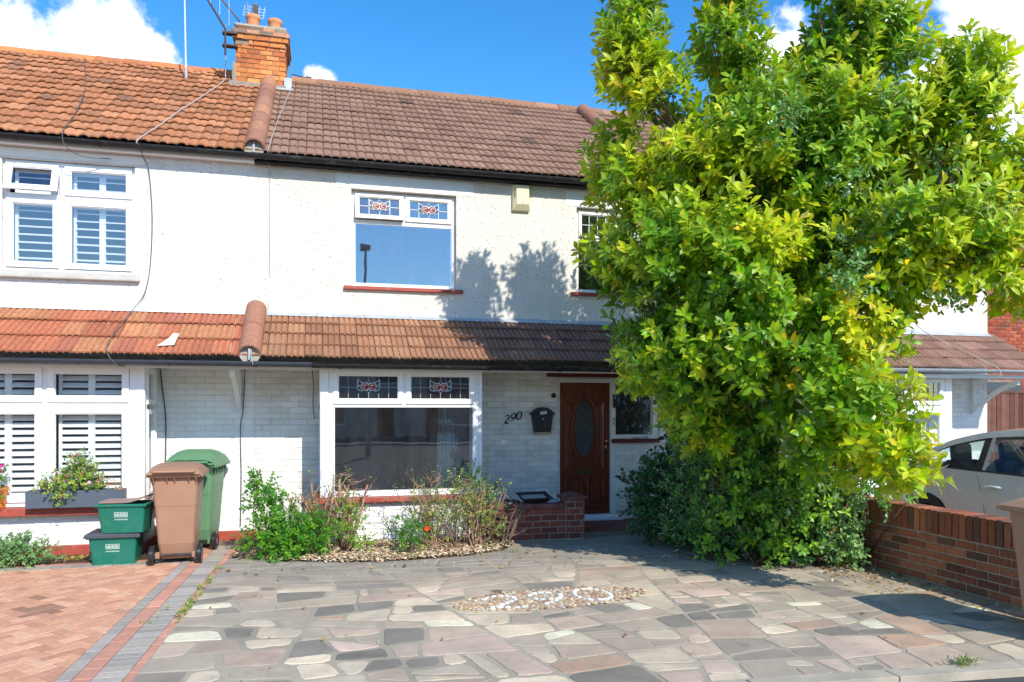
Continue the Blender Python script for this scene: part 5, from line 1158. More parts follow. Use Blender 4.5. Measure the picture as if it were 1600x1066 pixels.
# ------------------------------------------------------------------ the parked car (local: nose +x, so it is turned to face -Y)
car = thing('parked_car', 'silver white two-door car parked behind the boundary wall, nose toward the road', 'car', (7.87, 6.15, 0), R(-90), local=True)
m_paint = mat('car_paint', None, .25, .5, metal=.05, nsc=1, namt=.02, coat=1)
SIL = (.84, .86, .82)
LEN = 2.18
def belt(x): return .925+.035*(-x)/2 - (.10*max(0, x-1.0)) - .05*max(0, -x-1.75)**2*6
def halfw(x): return .865*(1-.10*max(0, (abs(x)-1.45)/.75)**2.2)
def roofz(x):
    ks = [(-2.1, .97), (-1.7, 1.02), (-1.15, 1.27), (-.7, 1.375), (-.2, 1.41), (.25, 1.395), (.6, 1.30), (1.05, 1.06), (1.3, .97)]
    if x <= ks[0][0]: return ks[0][1]
    for (a, za), (b, zb) in zip(ks, ks[1:]):
        if a <= x <= b: s_ = (x-a)/(b-a); return za+(zb-za)*s_
    return ks[-1][1]
def smooth_roof(x): return sum(roofz(x+d)*w_ for d, w_ in ((-.16, 1), (-.08, 2), (0, 3), (.08, 2), (.16, 1)))/9
WB = (-1.33, 1.33); WR = .335
def sill(x):
    z = .20
    for c in WB:
        if abs(x-c) < WR: z = max(z, .31+math.sqrt(WR**2-(x-c)**2))
    return z
xs = [-LEN+2*LEN*i/96 for i in range(97)]
body = MB(); vs = []; NZ = 9
for x in xs:
    hw = halfw(x); b_ = belt(x); e = min(1, max(0, (LEN-abs(x))/.22)); s0 = sill(x); s0 = s0 if e > .3 else s0+.12*(1-e)
    hb = b_-(1-e)*.10
    for s in (-1, 1):
        for k in range(NZ):
            t_ = k/(NZ-1); z = s0+(hb-s0)*t_; bulge = .96+.04*sin(pi*min(1, max(0, (z-.2)/.9)))+(.012 if .60 < z < .66 else 0)-(.03*max(0, t_-.75)*4*.5)
            vs.append((x, s*hw*bulge*(.80+.20*e**.5), z))
n = 2*NZ; fs = []
for i in range(len(xs)-1):
    for s in (0, 1):
        for k in range(NZ-1):
            a = i*n+s*NZ+k; q = (a, a+n, a+n+1, a+1); fs.append(q if s == 0 else q[::-1])
for i in (0, len(xs)-1):
    for k in range(NZ-1): a = i*n+k; b_ = i*n+NZ+k; fs.append((a, b_, b_+1, a+1))
body.add(vs, fs, SIL)
# bonnet, boot deck and roof skin
def skin(x0, x1, zf, wf, m_, nx_=24, ny_=10, crown=.05):
    vs = []
    for i in range(nx_+1):
        x = x0+(x1-x0)*i/nx_; 
        for j in range(ny_+1): v_ = -1+2*j/ny_; vs.append((x, wf(x)*v_, zf(x)+crown*(1-v_**2)))
    m_.add(vs, [(i*(ny_+1)+j, (i+1)*(ny_+1)+j, (i+1)*(ny_+1)+j+1, i*(ny_+1)+j+1) for i in range(nx_) for j in range(ny_)], SIL)
bw_ = lambda x: halfw(x)*.945*(.80+.20*min(1, max(0, (LEN-abs(x))/.22))**.5)
bz_ = lambda x: belt(x)-(1-min(1, max(0, (LEN-abs(x))/.22)))*.10
skin(.95, LEN, bz_, bw_, body); skin(-LEN, -1.6, bz_, bw_, body, crown=.03)
def tumble(x, z):      # half width of the cabin side at height z
    b_ = belt(x); return halfw(x)*.935-(z-b_)*.42
roofw = lambda x: tumble(x, smooth_roof(x))
skin(-1.02, .42, smooth_roof, roofw, body, crown=.04)
build('body', body, m_paint, car, smooth=True)
# cabin sides: pillars (body / black) and glass in between
gx0, gx1 = -1.55, 1.12; cols = 60
def sp(x, t_, s, o=0):
    b_ = belt(x); r_ = max(b_+.005, smooth_roof(x)); z = b_+(r_-b_)*t_; return (x, s*(tumble(x, z)+o), z)
for s in (-1, 1):
    side_body = MB(); side_black = MB(); glass = MB()
    for i in range(cols):
        xa, xb = gx0+(gx1-gx0)*i/cols, gx0+(gx1-gx0)*(i+1)/cols; xm = (xa+xb)/2; h = smooth_roof(xm)-belt(xm)
        if h < .01: continue
        tp = 1-min(.5, .07/h); tb = min(.3, .02/h)
        def q(m_, t0, t1, o=0, c=SIL):
            p = [sp(xa, t0, s, o), sp(xb, t0, s, o), sp(xb, t1, s, o), sp(xa, t1, s, o)]; m_.add(p if s < 0 else p[::-1], [(0, 1, 2, 3)], c)
        q(side_body, tp, 1); 
        q(side_black, tp-.06, tp, .003, (.015, .015, .017)); q(side_black, 0, tb, .002, (.02, .02, .022))
        if -.70 < xm < -.60: q(side_black, tb, tp, .003, (.02, .02, .022))
        elif -.60 < xm < -.575: q(side_body, tb, tp, .004, (.6, .6, .6))
        elif xm < -1.36 or xm > .98 or h < .12: q(side_body, tb, tp)
        else: q(glass, tb, tp-.06, -.006)
    build('pillars', side_body, m_paint, car, smooth=False); build('window_trim', side_black, m_gloss, car); build('side_glass', glass, m_glass_car, car)
for nm, (xa, xb) in (('windscreen', (.42, 1.12)), ('rear_window', (-1.62, -1.02))):
    mb = MB(); K = 8; vs = []
    for i in range(K+1):
        x = xa+(xb-xa)*i/K; z = smooth_roof(x); 
        for j in range(9): v_ = -1+j/4; vs.append((x, v_*(tumble(x, max(z, belt(x)))-.01), z+.04*(1-v_**2)))
    mb.add(vs, [(i*9+j, (i+1)*9+j, (i+1)*9+j+1, i*9+j+1) for i in range(K) for j in range(8)]); build(nm, mb, m_glass_car, car, smooth=True)
mb = MB(); mb.box(-2.0, 2.0, -.66, .66, .16, .24, (.02, .02, .02)); mb.box(-1.55, 1.1, -.76, .76, .24, .5, (.03, .03, .035)); build('floor_pan', mb, m_gloss, car)
for sx, sy in ((-.05, -.36), (-.05, .36), (-.95, -.36), (-.95, .36)):
    mb = MB(); dk = (.018, .018, .022)
    mb.box(sx-.25, sx+.27, sy-.24, sy+.24, .42, .56, dk); mb.prism([(sx-.33, .50), (sx-.20, .50), (sx-.30, 1.02), (sx-.42, 1.02)], -.22, .22, dk, T=lambda a, z, n, sy=sy: (a, sy+n, z)); mb.prism([(sx-.43, 1.0), (sx-.33, 1.0), (sx-.35, 1.22), (sx-.45, 1.21)], -.13, .13, dk, T=lambda a, z, n, sy=sy: (a, sy+n, z)); build('seat', mb, m_col, car, bevel=.035)
mb = MB(); mb.box(.55, 1.0, -.70, .70, .62, .90, (.02, .02, .022)); build('dashboard', mb, m_col, car, bevel=.04)
mb = MB(); mb.lathe([(.17, -.012), (.185, 0), (.17, .012), (.155, 0), (.17, -.012)], (.42, -.36, .92), 22, (.02, .02, .022), ax='x'); build('steering_wheel', mb, m_gloss, car)
for cx in WB:
    for s in (-1, 1):
        mb = MB(); mb.lathe([(.20, -.10), (.30, -.10), (.315, -.07), (.315, .07), (.30, .10), (.20, .10)], (cx, s*.765, .315), 36, (.02, .02, .022), ax='y'); wh = build('tyre', mb, m_col, car, smooth=False)
        mb = MB(); mb.lathe([(.0, -.03), (.205, -.05), (.215, .08), (.20, .095)] if s > 0 else [(.0, .03), (.205, .05), (.215, -.08), (.20, -.095)], (cx, s*.765, .315), 30, (.10, .10, .11), ax='y')
        for k in range(5):
            a = 2*pi*k/5; d_ = s*.07; px_, pz_ = cos(a), sin(a); mb.add([(cx+px_*.03-pz_*.03, s*.765+d_, .315+pz_*.03+px_*.03), (cx+px_*.03+pz_*.03, s*.765+d_, .315+pz_*.03-px_*.03), (cx+px_*.205+pz_*.02, s*.765+d_, .315+pz_*.205-px_*.02), (cx+px_*.205-pz_*.02, s*.765+d_, .315+pz_*.205+px_*.02)], [(0, 1, 2, 3)], (.55, .56, .58))
        build('rim', mb, m_gloss, wh)
for s in (-1, 1):
    mb = MB(); mb.tube([(-.50, s*.862, .775), (-.49, s*.892, .79), (-.40, s*.898, .79), (-.31, s*.890, .788), (-.30, s*.862, .775)], [.012, .016, .017, .016, .012], 8, (.66, .68, .67)); 
    build('door_handle', mb, m_paint, car, smooth=True)
    mb = MB(); 
    for xa, za, xb, zb in ((-.62, .90, -.55, .62), (-.55, .62, -.50, .35), (-.50, .35, -.50, .24)):
        mb.add([(xa, s*(halfw(xa)*1.0+.0015), za), (xa+.006, s*(halfw(xa)*1.0+.0015), za), (xb+.006, s*(halfw(xb)*1.0+.0015), zb), (xb, s*(halfw(xb)*1.0+.0015), zb)], [(0, 1, 2, 3)], (.05, .05, .05))
    build('door_seam', mb, m_col, car)
    mb = MB(); mb.prism([(.78, .90), (.98, .92), (.97, 1.02), (.80, 1.03)], .0, .10, SIL, T=lambda a, z, n, s=s: (a, s*(.86+n), z)); build('wing_mirror', mb, m_paint, car, bevel=.025)
    mb = MB(); mb.box(2.00, 2.12, s*.64-.14, s*.64+.14, .60, .74, (.6, .62, .65)); build('headlight', mb, m_gloss, car, bevel=.03)
    mb = MB(); mb.box(-2.17, -2.08, s*.66-.13, s*.66+.13, .68, .82, (.35, .01, .01)); build('tail_light', mb, m_gloss, car, bevel=.03)
# ------------------------------------------------------------------ MAGNOLIA TREE
BL = [(3.04, 6.96, 5.8, 0.38), (3.04, 6.96, 5.29, 0.38), (3.01, 6.97, 4.98, 0.37), (3.32, 6.99, 4.67, 0.48), (4.0, 6.92, 5.39, 0.47), (3.95, 6.83, 6.05, 0.42), (4.37, 6.93, 4.98, 0.49), (5.13, 6.53, 5.34, 0.64), (5.56, 6.42, 5.41, 0.46), (4.94, 6.78, 5.05, 0.53), (5.19, 6.51, 6.11, 0.58), (5.81, 5.73, 4.72, 0.35), (5.7, 5.76, 4.34, 0.47), (5.92, 5.5, 3.8, 0.43), (6.26, 5.41, 3.4, 0.52), (5.64, 5.78, 3.87, 0.53), (4.39, 6.31, 4.05, 0.79), (3.78, 6.67, 4.0, 0.69), (5.03, 6.14, 4.17, 0.73), (3.16, 7.24, 3.93, 0.51), (3.03, 7.48, 4.26, 0.34), (3.0, 7.28, 3.2, 0.4), (3.25, 6.7, 3.1, 0.59), (3.28, 7.21, 2.74, 0.45), (3.75, 6.26, 3.04, 0.71), (4.68, 6.23, 3.2, 0.67), (5.15, 5.49, 3.13, 0.61), (5.38, 5.12, 2.9, 0.42), (5.69, 5.04, 2.68, 0.32), (3.54, 6.73, 2.25, 0.66), (3.36, 7.29, 2.15, 0.41), (3.98, 6.1, 2.32, 0.64), (4.59, 5.84, 2.42, 0.55), (4.93, 5.6, 2.78, 0.40), (4.36, 5.62, 1.82, 0.45), (4.45, 5.25, 1.60, 0.37), (4.55, 5.15, 1.18, 0.29), (4.4, 5.68, 1.29, 0.45), (4.33, 6.32, 1.74, 0.49), (3.88, 6.85, 1.62, 0.51), (5.07, 7.78, 4.15, 1.41), (5.8, 7.08, 4.0, 1.05)]
tree = thing('magnolia_tree', 'big magnolia tree with yellow green leaves in front of the house', 'tree', (4.83, 7.29, 0))
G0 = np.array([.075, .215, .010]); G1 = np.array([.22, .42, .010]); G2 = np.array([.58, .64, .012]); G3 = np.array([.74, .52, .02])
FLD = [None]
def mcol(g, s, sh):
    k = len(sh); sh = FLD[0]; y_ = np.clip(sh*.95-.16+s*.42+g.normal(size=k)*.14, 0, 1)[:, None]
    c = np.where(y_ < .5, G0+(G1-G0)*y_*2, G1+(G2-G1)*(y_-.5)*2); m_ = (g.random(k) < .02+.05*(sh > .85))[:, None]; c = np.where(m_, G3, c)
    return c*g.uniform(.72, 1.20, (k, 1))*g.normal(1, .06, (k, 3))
bla = np.array(BL)
HOLES = [(3.55, 6.95, 5.6, .24), (4.62, 6.9, 5.3, .26), (4.72, 7.2, 5.75, .3), (5.55, 6.2, 5.75, .25), (3.9, 6.3, 3.55, .25), (3.35, 6.9, 4.45, .2), (5.2, 5.9, 3.75, .2), (4.2, 6.0, 2.75, .2), (3.2, 6.9, 2.7, .18), (4.9, 5.9, 4.7, .18)]
def keepf(p):
    ok = np.ones(len(p), bool)
    for x, y, z, r in HOLES:      # gaps between the limbs' foliage
        d = p-np.array([x, y, z]); q = np.linalg.norm(d[:, [0, 2]], axis=1); ok &= ~((q < r) & (d[:, 1] < .9))
    return ok
P_, A_ = blob_points(BL, 5600, (.45, 1.0), 21, keep=keepf)
ctr = np.array([4.6, 6.9, 3.6]); out_ = norm(P_-ctr)
A2 = norm(A_*.55+out_*.45+np.array([0, -.05, .55])+RNG.normal(size=P_.shape)*.28)
tw = MB()
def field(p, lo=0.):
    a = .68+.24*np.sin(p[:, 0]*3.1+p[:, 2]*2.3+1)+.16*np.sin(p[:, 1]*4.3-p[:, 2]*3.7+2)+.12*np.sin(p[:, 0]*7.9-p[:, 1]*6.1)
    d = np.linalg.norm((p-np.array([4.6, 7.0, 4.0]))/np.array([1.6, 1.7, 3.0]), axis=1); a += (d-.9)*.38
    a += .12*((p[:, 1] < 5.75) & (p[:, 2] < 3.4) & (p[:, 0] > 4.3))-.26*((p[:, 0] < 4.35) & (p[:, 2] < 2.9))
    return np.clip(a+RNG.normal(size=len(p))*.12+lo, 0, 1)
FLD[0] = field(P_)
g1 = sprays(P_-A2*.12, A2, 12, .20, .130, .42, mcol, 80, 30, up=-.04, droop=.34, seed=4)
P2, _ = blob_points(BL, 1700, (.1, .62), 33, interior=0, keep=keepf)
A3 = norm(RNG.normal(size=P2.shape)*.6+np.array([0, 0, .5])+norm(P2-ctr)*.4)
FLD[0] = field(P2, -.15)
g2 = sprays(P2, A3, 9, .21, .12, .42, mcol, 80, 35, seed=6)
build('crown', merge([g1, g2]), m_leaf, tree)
# trunk and limbs
trb = MB(); bk = (.20, .15, .115)
base = Vector((4.83, 7.29, 0)); fork = Vector((4.62, 7.25, 1.15))
trb.tube([base+Vector((.02, 0, -.05)), base+Vector((0, 0, .05)), base+Vector((-.06, 0, .45)), fork, fork+Vector((-.03, .02, .55)), fork+Vector((.05, .05, 1.2))], [.16, .125, .105, .10, .095, .085], 12, bk)
build('trunk', trb, m_bark, tree, smooth=True)
lim = MB(); rl = random.Random(3); hub = [fork, fork+Vector((-.02, .02, .4)), fork+Vector((0, .03, .8)), fork+Vector((.05, .05, 1.2))]
for b in BL:
    c = Vector(b[:3]); h = hub[min(3, max(0, int((c.z-1.2)/.9)))]
    if c.x > 5.1 and c.z < 3.5: h = Vector((5.45, 5.75, 3.95))
    d = c-h; m1 = h+d*.35+Vector((rl.gauss(0, .08), rl.gauss(0, .08), -.10*d.length+.15)); m2 = h+d*.7+Vector((rl.gauss(0, .08), rl.gauss(0, .08), -.04))
    r0 = min(.055, .018+.012*d.length); lim.tube([h, m1, m2, c], [r0, r0*.75, r0*.5, r0*.28], 7, bk)
    for k in range(7):
        e = c+Vector((rl.gauss(0, 1), rl.gauss(0, 1), rl.gauss(.3, .8))).normalized()*b[3]*.6; s_ = m2+(c-m2)*rl.random(); lim.tube([s_, (s_+e)/2+Vector((0, 0, -.03)), e], [.012, .009, .005], 5, bk)
build('limbs', lim, m_bark, tree, smooth=True)
# ------------------------------------------------------------------ climbing rose threaded through the tree, with hips
def hips(pts, seed, r=.011, c=(.55, .03, .01)):
    mb = MB()
    for p in pts: mb.lathe([(0, -r*1.3), (r*.8, -r*.8), (r, 0), (r*.7, r*.9), (0, r*1.2)], p, 7, c)
    return mb
rose_ = thing('climbing_rose', 'blue green climbing rose with red hips threaded through the tree', 'climbing plant', (5.0, 6.9, 0))
RB = [(4.55, 5.62, 3.0, .22), (4.62, 5.62, 2.75, .20), (4.75, 5.4, 3.15, .18), (5.35, 5.52, 3.75, .14), (4.85, 5.6, 4.3, .15), (3.9, 5.75, 4.1, .14), (4.4, 5.5, 3.55, .15), (4.2, 5.95, 2.1, .2), (5.75, 4.85, 2.45, .13), (5.05, 5.2, 2.55, .12), (5.35, 5.0, 3.2, .13), (4.3, 5.4, 2.75, .18)]
rc = lambda g, s, sh: np.array([.11, .25, .05])*g.uniform(.75, 1.3, (len(sh), 1))
Pq, Aq = blob_points(RB, 340, (.0, 1), 5, interior=0); Aq = norm(Aq+RNG.normal(size=Aq.shape)*.5+np.array([0, -.4, .2])); build('foliage', sprays(Pq, Aq, 7, .14, .058, .55, rc, 80, 40, seed=8, droop=.1), m_leaf2, rose_)
hp = [tuple(Pq[i]+Aq[i]*.14) for i in range(0, 60)]; build('hips', hips(hp[::2], 1, .008), m_gloss, rose_)
mb = MB(); mb.tube([(4.95, 7.0, 0), (4.85, 6.9, .8), (4.7, 6.6, 1.8), (4.7, 6.2, 2.7), (4.8, 6.0, 3.2), (5.2, 5.9, 3.8)], [.016, .013, .011, .009, .007, .005], 6, bk); mb.tube([(4.85, 6.7, .8), (4.3, 6.7, 1.8), (4.1, 6.5, 3.0), (3.95, 6.2, 4.0)], [.011, .010, .007, .005], 6, bk); build('stem', mb, m_bark, rose_)
# ------------------------------------------------------------------ shrubs
def shrub(name, label, cat, base, blobs, n, cols, leafL, leafW, nleaf=8, slen=.14, seed=1, gloss=None, stems=8, a0=75, a1=30, shell=(.3, 1), droop=.15, upb=.4, group=None, interior=.5, stemr=.01, stemc=(.16, .11, .08)):
    t = thing(name, label, cat, base, group=group); C_ = np.array(cols)
    def cf(g, s, sh):
        i = np.clip((sh*len(C_)+s*.8+g.normal(size=len(sh))*.35-.3).astype(int), 0, len(C_)-1); return C_[i]*g.uniform(.8, 1.2, (len(sh), 1))
    P_, A_ = blob_points(blobs, n, shell, seed, interior=interior, keep=lambda p: p[:, 2] > .02); A_ = norm(A_*.7+RNG.normal(size=A_.shape)*.35+np.array([0, -.1, upb]))
    build('foliage', sprays(P_, A_, nleaf, slen, leafL, leafW, cf, a0, a1, seed=seed+50, droop=droop), gloss or m_leaf2, t)
    mb = MB(); r = random.Random(seed)
    for k in range((stems+1)//2):
        b = blobs[r.randrange(len(blobs))]; e = Vector(b[:3])+Vector((r.gauss(0, .4), r.gauss(0, .4), r.gauss(.2, .4)))*b[3]; s_ = Vector(base)+Vector((r.gauss(0, .05), r.gauss(0, .05), 0)); mb.tube([s_, (s_+e)/2+Vector((r.gauss(0, .04), r.gauss(0, .04), .03)), e], [stemr, stemr*.75, stemr*.4], 6, stemc)
    build('stems', mb, m_bark, t, smooth=True); return t
DG = [(.018, .075, .018), (.028, .105, .022), (.05, .16, .025), (.03, .10, .03)]
MG = [(.04, .15, .02), (.06, .20, .02), (.09, .25, .025), (.05, .17, .03)]
shrub('laurel_shrub', 'dark leafy shrub at the right of the porch step', 'shrub', (4.15, 8.45, 0), [(3.98, 8.35, .35, .36), (4.1, 8.5, .75, .33), (4.35, 8.5, .95, .32), (4.0, 8.75, .55, .3), (4.5, 8.2, .5, .4), (4.25, 8.05, .25, .28)], 800, DG, .068, .62, 9, .16, 12, stems=14)
shrub('laurel_shrub', 'dark shrub under the left side of the tree, left of its trunk', 'shrub', (4.6, 7.7, 0), [(4.35, 7.75, .35, .33), (4.6, 7.6, .75, .36), (4.85, 7.7, 1.1, .33), (4.7, 7.45, .35, .32), (4.4, 7.9, .9, .3), (5.0, 7.4, .5, .33), (4.55, 7.15, .28, .26), (4.85, 7.0, .28, .26), (4.7, 7.05, .62, .24)], 900, DG+[(.04, .14, .02)], .075, .55, 9, .16, 14, stems=14)
shrub('ivy_climber', 'dark ivy hanging from the lean-to roof over the porch side window', 'climbing plant', (4.72, 9.3, 0), [(4.35, 9.0, 2.05, .28), (4.6, 9.1, 1.75, .28), (4.75, 9.2, 1.3, .24), (4.85, 9.25, .9, .25), (4.6, 8.8, 2.3, .3), (4.9, 9.0, 1.9, .3), (5.1, 8.9, 1.4, .3)], 420, [(.012, .05, .02), (.018, .07, .025), (.03, .09, .04)], .062, .75, 8, .14, 16, stems=20, upb=-.2)
shrub('leafy_sapling', 'light green sapling with big oval leaves in front of the trunk', 'shrub', (4.42, 7.05, 0), [(4.35, 7.0, .95, .22), (4.3, 6.95, 1.25, .18), (4.5, 7.05, .6, .2), (4.2, 7.1, 1.55, .25)], 60, MG, .12, .55, 8, .18, 18, stems=5)
shrub('leafy_sapling', 'light green narrow leaved plant climbing beside the trunk under the crown', 'shrub', (4.1, 7.3, 0), [(4.0, 7.1, 1.9, .35), (3.75, 7.0, 2.3, .3), (4.3, 6.9, 1.6, .3), (4.0, 7.4, 1.2, .3), (3.7, 7.2, 1.8, .25), (3.95, 7.45, .75, .28), (4.15, 7.2, .45, .25), (3.9, 7.6, .3, .25), (4.2, 7.35, .2, .22)], 520, [(.07, .2, .035), (.10, .26, .05), (.05, .15, .03)], .07, .42, 8, .16, 19, stems=4)
shrub('rose_bush', 'grey green rose bush with small red hips at the foot of the boundary wall', 'rose bush', (5.12, 6.85, 0), [(5.15, 6.7, .30, .20), (5.2, 6.75, .58, .24), (5.05, 6.8, .80, .22), (5.3, 6.7, .75, .16), (5.2, 6.6, .15, .15), (4.95, 6.95, .6, .2), (5.3, 6.85, .45, .16)], 620, [(.16, .32, .09), (.22, .40, .11), (.30, .46, .17), (.13, .27, .08)], .052, .62, 7, .12, 22, stems=14)
mb = hips([(5.15+random.gauss(0, .1), 6.55+random.gauss(0, .06), .5+random.gauss(0, .2)) for _ in range(16)], 3, .008); build('hips', mb, m_gloss, bpy.data.objects['rose_bush'])
shrub('rose_bush', 'pale green climbing rose shoots spilling over the boundary wall top', 'rose bush', (5.45, 6.7, 0), [(5.35, 6.35, .85, .16), (5.45, 6.2, .80, .14), (5.4, 6.5, 1.0, .16), (5.3, 6.7, 1.1, .2)], 110, [(.12, .3, .05), (.16, .36, .06), (.09, .22, .04)], .065, .5, 8, .15, 23, stems=8)
# undergrowth behind, fills the gap between trunk and wall
shrub('undergrowth_shrub', 'deep green bush behind the trunk against the boundary wall', 'shrub', (5.1, 7.6, 0), [(5.2, 7.6, .5, .35), (5.1, 7.9, 1.0, .4), (5.35, 7.3, .9, .3), (5.2, 8.3, .8, .4), (5.35, 7.7, 1.35, .35), (5.0, 7.3, .2, .25), (5.1, 6.95, .25, .25)], 700, DG+MG[:1], .07, .6, 8, .16, 26, stems=14)
shrub('leafy_shrub', 'mid green bushy foliage in front of the trunk, below the yellow crown', 'shrub', (4.45, 7.0, 0), [(4.0, 7.2, 1.25, .3), (4.3, 6.85, 1.15, .3), (4.65, 6.7, 1.0, .3), (4.95, 6.6, 1.15, .28), (4.2, 7.0, .75, .3), (4.55, 6.75, .6, .28), (4.85, 6.65, .75, .24), (4.1, 7.25, .35, .28), (4.5, 6.95, .28, .26), (4.75, 6.8, .3, .24), (5.0, 6.4, 1.5, .25), (3.75, 7.3, 1.6, .25)], 760, [(.11, .27, .02), (.18, .37, .02), (.27, .46, .025), (.08, .2, .02)], .085, .5, 8, .17, 61, stems=10)
# front bed
YG = [(.05, .20, .015), (.09, .30, .02), (.16, .38, .02), (.30, .42, .03)]
shrub('bright_shrub', 'bright green leafy shrub at the left end of the bed under the bay', 'shrub', (-.45, 8.8, 0), [(-.62, 8.85, .78, .13), (-.58, 8.82, .60, .17), (-.42, 8.8, .40, .22), (-.30, 8.72, .24, .24), (-.55, 8.68, .20, .22), (-.10, 8.62, .20, .22), (.02, 8.68, .30, .18), (-.30, 8.55, .14, .2)], 680, YG[:3], .050, .52, 9, .12, 31, stems=16, gloss=m_leaf)
shrub('bright_shrub', 'small yellow green shrub at the foot of the pruned stems', 'shrub', (.30, 8.72, 0), [(.30, 8.62, .22, .15), (.38, 8.68, .42, .14), (.28, 8.72, .58, .10), (.50, 8.62, .12, .12)], 90, YG[1:], .038, .55, 8, .10, 32, stems=8, gloss=m_leaf)
def twiggy(label, base, n, h, spread, seed, col, leaves=None, thick=.016):
    t = thing('pruned_shrub', label, 'shrub', base, group='hard pruned shrubs'); r = random.Random(seed); mb = MB(); tips = []
    for k in range(n):
        p = Vector(base)+Vector((r.gauss(0, .05), r.gauss(0, .04), 0)); d = Vector((r.gauss(0, spread), r.gauss(0, spread*.7), 1)).normalized(); L_ = h*r.uniform(.55, 1.0); pts = [p]; rr_ = thick*r.uniform(.7, 1.15)
        for q in range(5): d = (d+Vector((r.gauss(0, .13), r.gauss(0, .13), .03))).normalized(); pts.append(pts[-1]+d*L_/5)
        mb.tube(pts, [rr_*(1-.09*q) for q in range(6)], 6, tuple(c*r.uniform(.8, 1.2) for c in col))
        for q in range(r.randrange(3, 8)):
            s_ = pts[r.randrange(2, 6)]; e = s_+Vector((r.gauss(0, .7), r.gauss(0, .5), r.uniform(.1, 1))).normalized()*r.uniform(.08, .26); mid = (s_+e)/2+Vector((r.gauss(0, .02), r.gauss(0, .02), r.gauss(0, .02)))
            mb.tube([s_, mid, e], [.006, .004, .002], 4, tuple(c*r.uniform(.7, 1.1) for c in col)); tips.append((e, e-s_))
            for z_ in range(2):
                e2 = mid+Vector((r.gauss(0, .6), r.gauss(0, .5), r.gauss(.3, .5))).normalized()*r.uniform(.05, .12); mb.tube([mid, e2], [.003, .0015], 3, col); tips.append((e2, e2-mid))
    build('stems', mb, m_bark, t)
    if leaves:
        P_ = np.array([tuple(a) for a, b in tips]); D_ = norm(np.array([tuple(b) for a, b in tips])); C_ = np.array(leaves)
        sel = RNG.random(len(P_)) < .55; P_, D_ = P_[sel], D_[sel]
        cf = lambda g, s, sh: C_[(sh*len(C_)).astype(int) % len(C_)]*g.uniform(.8, 1.2, (len(sh), 1)); build('leaves', sprays(P_, D_, 4, .05, .032, .6, cf, 85, 45, seed=seed), m_leaf2, t)
    return t
DRY = (.42, .27, .19)
twiggy('bare brown stumps of a pruned shrub behind the bright green shrub', (.02, 8.90, 0), 15, .86, .30, 41, DRY, [(.30, .12, .05), (.2, .25, .04)], .019)
twiggy('bare thick stems in front of the bay post, left of the window centre', (.34, 8.95, 0), 14, .84, .24, 42, DRY, [(.12, .28, .04), (.30, .13, .05)], .020)
twiggy('tall thin dead stems in the middle of the bay window', (1.32, 8.88, 0), 20, .86, .40, 43, (.38, .25, .17), [(.16, .24, .08), (.10, .2, .05), (.3, .25, .12)], .010)
twiggy('tangled thin stems with sparse leaves at the right end of the bed', (1.82, 8.78, 0), 20, .80, .38, 44, (.36, .23, .15), [(.14, .28, .04), (.10, .22, .04), (.26, .3, .05)], .012)
twiggy('bare dark forked branches leaning beside the porch wall', (2.10, 8.70, 0), 7, .62, .42, 45, (.22, .15, .11), None, .015)
shrub('flowering_shrub', 'loose twiggy shrub with yellow green leaves in the bed', 'shrub', (1.55, 8.6, 0), [(1.1, 8.6, .30, .18), (1.0, 8.5, .12, .15), (1.45, 8.65, .35, .22), (1.75, 8.65, .45, .22), (1.95, 8.72, .62, .16), (1.6, 8.75, .68, .18), (1.25, 8.7, .55, .16), (2.0, 8.6, .25, .2), (.85, 8.6, .25, .14)], 400, [(.12, .26, .03), (.20, .32, .05), (.07, .18, .03), (.26, .26, .10), (.34, .38, .04)], .034, .5, 7, .13, 46, stems=30, shell=(.1, 1), stemc=(.3, .2, .13), stemr=.006)
shrub('bright_shrub', 'low bright green plant at the front edge of the bed under the bay window centre', 'shrub', (.98, 8.42, 0), [(.98, 8.40, .12, .13), (1.05, 8.45, .25, .13), (.92, 8.45, .3, .10)], 90, YG[:2], .040, .5, 8, .09, 47, stems=6, gloss=m_leaf)
shrub('dark_shrub', 'dark green bushy sprig rising in front of the right side of the bay window', 'shrub', (1.80, 9.0, 0), [(1.83, 8.98, .86, .09), (1.88, 8.98, .74, .12), (2.0, 8.95, .66, .10)], 70, DG[1:]+MG[:1], .036, .55, 9, .10, 48, stems=8, interior=0)
# one orange flower
t = thing('orange_flower', 'single orange flower among the leaves in the front bed', 'flower', (1.20, 8.40, 0)); mb = MB(); mb.tube([(1.20, 8.44, 0), (1.19, 8.42, .2), (1.18, 8.37, .30)], .004, 5, (.08, .2, .03)); build('stalk', mb, m_col, t)
k = 16; P_ = np.tile(np.array([[1.18, 8.37, .30]]), (k, 1)); a = np.arange(k)*2.4; D_ = np.stack([np.cos(a), -.6*np.ones(k), np.sin(a)*.8+.3], 1); build('petals', leaf_mesh(P_, D_, np.tile([[0, -1, .3]], (k, 1)), np.full(k, .034), np.full(k, .024), np.tile([[.7, .10, .02]], (k, 1))), m_petal, t)
